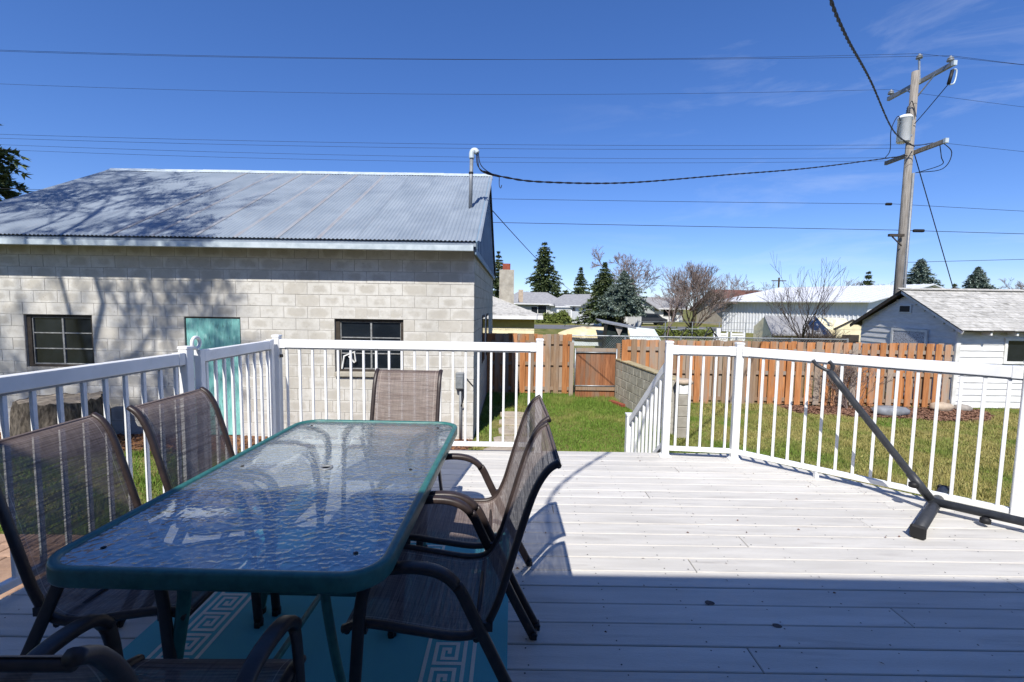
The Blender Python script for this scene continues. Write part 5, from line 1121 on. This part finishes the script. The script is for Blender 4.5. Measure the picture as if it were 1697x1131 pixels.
MB().tube([(6.9, 20, .50), (7.4, 20, .54), (8.4, 20, .55)], .018, 6).build('upper_bar', M['galv'], wc)
for i, x in enumerate((9.95, 10.75)):
    bn = thing('white_bench_back', ['white slatted bench back beside the metal building', 'second white slatted bench back next to the first'][i], 'bench', (x, 22, GZ))
    for k in range(5): MB().box(x - .3, x + .3, 21.98, 22.02, -.25 + k * .11, -.17 + k * .11).build('slat', M['vinyl'], bn)
    for s in (-.31, .31): MB().box(x + s - .03, x + s + .03, 21.95, 22.05, GZ, .33).build('leg', M['vinyl'], bn)
fp = thing('utility_pole', 'small distant power pole with a crossarm above the brown roofed house', 'utility pole', (44.6, 78, GZ))
MB().tube([(44.6, 78, GZ), (44.6, 78, 6.6)], .14, 8).build('pole', M['twig_dark'], fp); MB().box(43.4, 45.8, 77.9, 78.1, 6.0, 6.15).build('crossarm', M['twig_dark'], fp)
tag(MB().box(9.32, 9.5, 21.0, 21.1, GZ, .55).build('white_post', M['vinyl']), 'plain white post left of the slatted bench backs', 'post')

# ------------------------------------------------------------------ lawn grass
def grass(name, label, polys, dens, seed, excl=()):
    n_ = np.random.default_rng(seed); VV = []
    for (x0, x1, y0, y1, dn_) in polys:
        n = int((x1 - x0) * (y1 - y0) * dn_); x = n_.uniform(x0, x1, n); y = n_.uniform(y0, y1, n); keep = np.ones(n, bool)
        keep &= ~((y < 4.62) & (x > -2.45) & (x < np.where(y > 3.1, 2.4 + (4.6 - y), 3.85)))
        keep &= ~((y > 7.1) & (y < 15.4) & (x < -.62))
        keep &= ~((np.abs(x) < .42) & (y > 5) & (y < 10) & (n_.random(n) < .85))
        bx = np.array([inpoly(a, b, BEDP) for a, b in zip(x, y)]) if x1 > 6.5 and y1 > 9.6 else np.zeros(n, bool)
        keep &= ~bx
        x, y = x[keep], y[keep]; n = len(x)
        ed = np.clip((y - 10.55) / .4, 0, 1) * (x < 6.4) + np.clip((11.9 - 0 - y) / .1, 0, 0); cl_ = np.maximum(0, np.sin(x * 5.3 + 2 * np.sin(y * 2.3)) * np.sin(y * 4.7 + 1.5 * np.sin(x * 1.9))); h = n_.uniform(.022, .055, n) * (1 + 1.0 * cl_ + 1.2 * ed); a = n_.uniform(0, 6.28, n); wd = n_.uniform(.004, .009, n); lx, ly = n_.normal(0, .022, n), n_.normal(0, .022, n)
        z0 = np.full(n, GZ - .004)
        VV.append(np.stack([np.stack([x - wd * np.cos(a), y - wd * np.sin(a), z0], 1), np.stack([x + wd * np.cos(a), y + wd * np.sin(a), z0], 1), np.stack([x + lx, y + ly, z0 + h], 1)], 1).reshape(-1, 3))
    V = np.concatenate(VV); return tag(tri_mesh(name, V, np.arange(len(V)), M['grass'], kind='stuff'), label, 'grass', kind='stuff')
grass('grass', 'green grass strip between the stairs and the yard gate', [(-.6, 3.0, 4.7, 12.0, 2600)], 0, 1)
grass('grass', 'patchy half dry lawn behind the long diagonal railing', [(3.0, 8.0, 3.4, 11.05, 2300), (8.0, 13.2, 6.0, 11.1, 1900)], 0, 2)
grass('grass', 'narrow lawn between the left railing and the block shed', [(-8.8, -2.4, 4.4, 7.1, 2000), (-2.4, -.6, 4.7, 7.1, 1500)], 0, 3)

# ------------------------------------------------------------------ rug with a greek key border
rug = thing('outdoor_rug', 'teal outdoor rug with a cream greek key border under the table', 'rug', (-.81, 1.68, 0.001))
RX_0, RX_1, RY_0, RY_1 = -1.64, 0.0, 0.42, 2.92; zt = 0.0075
MB().box(RX_0, RX_1, RY_0, RY_1, 0.0015, zt).build('pile', M['rug'], rug)
def strip(x0, x1, y0, y1): MB().box(x0, x1, y0, y1, zt - .002, zt + .0012).build('border_line', M['rug_cream'], rug)
for o_ in (.135, .335):
    w_ = .016
    strip(RX_0 + o_, RX_0 + o_ + w_, RY_0 + o_, RY_1 - o_); strip(RX_1 - o_ - w_, RX_1 - o_, RY_0 + o_, RY_1 - o_)
    strip(RX_0 + o_ + w_, RX_1 - o_ - w_, RY_0 + o_, RY_0 + o_ + w_); strip(RX_0 + o_ + w_, RX_1 - o_ - w_, RY_1 - o_ - w_, RY_1 - o_)
KEY = [(2, 2.2), (3, 2.2), (3, 3.2), (1, 3.2), (1, 1), (4.2, 1), (4.2, 4.4), (0, 4.4), (0, -.25), (5.4, -.25)]; U = .0265
km = MB(); hw = .30
for i_, ((xa, ya), (xb, yb)) in enumerate(zip(KEY[:-1], KEY[1:])):
    dx, dy = (xb > xa) - (xb < xa), (yb > ya) - (yb < ya)
    if i_: xa, ya = xa + dx * hw, ya + dy * hw
    if i_ < len(KEY) - 2: xb, yb = xb + dx * hw, yb + dy * hw
    else: xb -= hw + .001
    ex, ey = (0, hw) if dx else (hw, 0)
    km.box((min(xa, xb) - ex) * U, (max(xa, xb) + ex) * U, (min(ya, yb) - ey) * U, (max(ya, yb) + ey) * U, -.002, .0012)
KM = km.mesh('greek_key', M['rug_cream'])
pit = 5.4 * U; off_ = .135 + .016 + .030
ny = int((RY_1 - RY_0 - 2 * off_ - .1) / pit); nx = int((RX_1 - RX_0 - 2 * off_ - .3) / pit)
for i in range(ny):
    y = RY_0 + off_ + .06 + i * pit
    place('greek_key', KM, rug, (RX_1 - off_ - .008, y, zt), math.pi / 2); place('greek_key', KM, rug, (RX_0 + off_ + .008, y + pit, zt), -math.pi / 2)
for i in range(nx):
    x = RX_0 + off_ + .20 + i * pit
    place('greek_key', KM, rug, (x, RY_0 + off_ + .008, zt)); place('greek_key', KM, rug, (x + pit, RY_1 - off_ - .008, zt), math.pi)

# ------------------------------------------------------------------ glass patio table
TC = Vector((-0.858, 2.10, 0)); TW, TL = 1.03, 1.72; TZ = .735; ZF = .0085
tb = thing('patio_table', 'rectangular patio table with a rippled glass top and dark teal metal frame', 'table', (TC.x, TC.y, ZF))
def rr_path(w_, l_, r, n=8):
    o_ = []
    for cx, cy, a0 in ((w_ / 2 - r, l_ / 2 - r, 0), (-w_ / 2 + r, l_ / 2 - r, 90), (-w_ / 2 + r, -l_ / 2 + r, 180), (w_ / 2 - r, -l_ / 2 + r, 270)):
        for k in range(n + 1): a = R(a0 + 90 * k / n); o_.append((TC.x + cx + r * math.cos(a), TC.y + cy + r * math.sin(a)))
    return o_
rot = R(-0.8)
def rt(b): b.v = [rotz(p, (TC.x, TC.y), rot) for p in b.v]; return b
path = rr_path(TW - .03, TL - .03, .115)
rt(MB().sweep([(x, y, TZ - .030) for x, y in path], rrect(.030, .058, .009), closed=True)).build('rim', M['teal_metal'], tb, smooth=True)
gp = rr_path(TW - .058, TL - .058, .10); k = len(gp)
gt_ = rt(MB().add([(x, y, TZ - .010) for x, y in gp] + [(x, y, TZ - .015) for x, y in gp], [tuple(range(k)), tuple(range(2 * k - 1, k - 1, -1))])).build('glass_top', M['glass'], tb, fix=False)
gt_.data.materials.append(M['glass_under']); gt_.data.polygons[1].material_index = 1
ring = MB(); ring.lathe((TC.x, TC.y, TZ - .011), [(.030, 0), (.030, .006), (.022, .008), (.0215, .001)], 20)
rt(ring).build('umbrella_ring', M['grey_metal'], tb, smooth=True)
LEG = rrect(.042, .026, .010)
feet = {}
for nm, yy in (('near', -.60), ('mid', 0.0), ('far', .60)):
    for s in (-1, 1):
        y0 = TC.y + yy; e = TW / 2 - .02; dy = (.16 if yy < 0 else -.16 if yy > 0 else 0)
        ys = y0 - dy if yy else y0
        P = catmull([(TC.x + s * e, ys, TZ - .045), (TC.x + s * (e - .14), ys + dy * .35, TZ - .048), (TC.x + s * (e - .23), ys + dy * .75, TZ - .085), (TC.x + s * (e - .255), y0, TZ - .20), (TC.x + s * (e - .22), y0, TZ - .45), (TC.x + s * (e - .17), y0, .04 + ZF), (TC.x + s * (e - .165), y0, ZF + .006)], 7)
        lg = rt(MB().sweep(P, LEG, up=(0, 1, 0))).build('leg', M['teal_metal'], tb, smooth=True)
        rt(MB().lathe((TC.x + s * (e - .165), y0, ZF), [(.026, 0), (.026, .02), (.02, .025)], 10)).build('foot', M['black'], lg)
        rt(MB().lathe((TC.x + s * (e - .10), ys + dy * .22, TZ - .0095), [(.008, 0), (.008, .002), (.004, .003)], 8)).build('glass_pad', M['black'], lg)
    rt(MB().bar((TC.x - TW / 2 + .20, TC.y + yy, .125), (TC.x + TW / 2 - .20, TC.y + yy, .125), .022, .05)).build('stretcher', M['teal_metal'], tb, bevel=.005)
rt(MB().bar((TC.x, TC.y - .60, .16), (TC.x, TC.y + .60, .16), .022, .02)).build('stretcher', M['teal_metal'], tb, bevel=.004)

# ------------------------------------------------------------------ sling chairs
def make_chair():
    t = thing('patio_chair', '', 'chair'); HW = .262
    arm_sec = rrect(.040, .020, .008)
    prof = catmull([(.275, .405), (.20, .425), (.05, .405), (-.10, .385), (-.185, .405), (-.235, .49), (-.275, .62), (-.315, .76), (-.355, .885), (-.395, .955), (-.435, .985)], 5)
    prof = [(p.x, p.y) for p in [Vector((a[0], a[1], 0)) for a in prof]]
    b = MB(); nx = 10; m = len(prof)
    for i, (y, z) in enumerate(prof):
        s = math.sin(math.pi * min(1, i / (m - 1)))
        for j in range(nx + 1):
            u = -1 + 2 * j / nx; sag = .022 * (1 - u * u) * s
            b.v.append((u * .235, y - (sag * .7 if z > .45 else 0), z - (sag if z < .5 else 0)))
    for i in range(m - 1):
        for j in range(nx): q = i * (nx + 1) + j; b.f.append((q, q + 1, q + nx + 2, q + nx + 1))
    b.build('sling', M['sling'], t, smooth=True, fix=False)
    for s in (-1, 1):
        MB().sweep([(s * .243, y, z) for y, z in prof], rrect(.024, .030, .010), up=(1, 0, 0)).build('side_rail', M['frame_brown'], t, smooth=True)
        C = catmull([(s * HW, .245, .002), (s * HW, .225, .30), (s * HW, .205, .52), (s * HW, .165, .605), (s * HW, .08, .632), (s * HW, -.03, .625), (s * HW, -.105, .575), (s * HW, -.165, .46), (s * HW, -.29, .20), (s * HW, -.392, .002)], 6)
        n1, n2 = 15, 36
        lf = MB().sweep(C[:n1 + 1], arm_sec, up=(1, 0, 0)).build('leg', M['frame_brown'], t, smooth=True)
        MB().sweep(C[n1:n2 + 1], rrect(.030, .044, .010), up=(1, 0, 0)).build('armrest', M['frame_brown'], t, smooth=True)
        lr_ = MB().sweep(C[n2:], arm_sec, up=(1, 0, 0)).build('leg', M['frame_brown'], t, smooth=True)
        for par, p in ((lf, C[0]), (lr_, C[-1])): MB().box(p.x - .022, p.x + .022, p.y - .013, p.y + .013, 0, .028).build('foot_cap', M['black'], par, bevel=.003)
        MB().box(min(s * .243, s * HW), max(s * .243, s * HW), .19, .225, .40, .425).build('bracket', M['frame_brown'], t)
        MB().box(min(s * .243, s * HW), max(s * .243, s * HW), -.225, -.19, .415, .445).build('bracket', M['frame_brown'], t)
    for y, z in ((.262, .395), (-.17, .372)): MB().tube([(-.243, y, z), (.243, y, z)], .011, 8).build('crossbar', M['frame_brown'], t, smooth=True)
    MB().tube([(-.243, -.432, .972), (.243, -.432, .972)], .010, 8).build('top_bar', M['frame_brown'], t, smooth=True)
    return t
ch = make_chair()
CH = [((-0.275, 1.70, ZF), 90.0, 'brown sling chair on the rug, on the open deck side next to the umbrella-less near end'),
      ((-0.265, 2.275, ZF), 91.5, ''), ((-1.385, 1.745, ZF), -89, ''), ((-1.345, 2.36, ZF), -91, ''), ((-0.79, 3.07, .001), 179, ''), ((-0.865, 1.045, ZF), 1.0, '')]
LB = ['brown sling chair on the stair side of the table, farther from the shed', 'brown sling chair on the stair side of the table, closer to the shed',
      'brown sling chair with its back to the left railing, farther from the shed', 'brown sling chair with its back to the left railing gate, closer to the shed',
      'brown sling chair at the table end, with its back to the shed', 'brown sling chair at the table end, with its back to the house']
for i, (p, rz, _) in enumerate(CH):
    o = ch if i == 0 else copy_tree(ch)
    o.location = p; o.rotation_euler = (0, 0, R(rz)); o['label'] = LB[i]; o['category'] = 'chair'; o['group'] = 'sling chairs around the glass table'

# ------------------------------------------------------------------ hammock stand
hm = thing('hammock_stand', 'dark grey steel hammock stand with a forked hook arm on the deck', 'hammock stand', (3.2, 3.35, 0))
J = Vector((3.14, 3.33, .085)); HK = Vector((2.565, 3.70, 1.0))
dB = Vector((3.9, 2.62, .085)) - J
MB().tube([J - dB.normalized() * .02, J + dB.normalized() * 2.1], .030, 12).build('base_beam', M['dark_metal'], hm, smooth=True)
MB().tube(catmull([J, J + (HK - J) * .12 + Vector((0, 0, .0)), J + (HK - J) * .5, HK], 4), .026, 12).build('arm', M['dark_metal'], hm, smooth=True)
MB().tube([J + (HK - J) * .02, J + (HK - J) * .20], .031, 12).build('arm_sleeve', M['dark_metal'], hm, smooth=True)
c0, c1 = Vector((2.70, 2.94, .055)), Vector((3.50, 3.62, .055))
ft_ = MB().tube([c0, c1], .036, 12).build('foot', M['dark_metal'], hm, smooth=True)
for p, q in ((c0, c0 + (c0 - c1).normalized() * .03), (c1, c1 + (c1 - c0).normalized() * .03)):
    MB().bar(Vector((p.x, p.y, .047)), Vector((q.x, q.y, .047)), .085, .09).build('end_cap', M['black'], ft_, bevel=.012)
d_ = (HK - J).normalized(); sd = Vector((.8, -.6, 0)).normalized()
MB().tube(catmull([HK + sd * -.055 + d_ * .10, HK + sd * -.052 + d_ * .05, HK + d_ * .0, HK + sd * .052 + d_ * .05, HK + sd * .055 + d_ * .10], 5), .014, 8).build('hook_fork', M['dark_metal'], hm, smooth=True)
for p in (J + (HK - J) * .16 + Vector((-.03, -.03, -.03)), J + dB.normalized() * .28 + Vector((-.03, -.03, -.035))): MB().lathe(p, [(.010, -.025), (.030, -.02), (.030, .01), (.012, .02)], 10).build('knob', M['black'], hm, smooth=True)
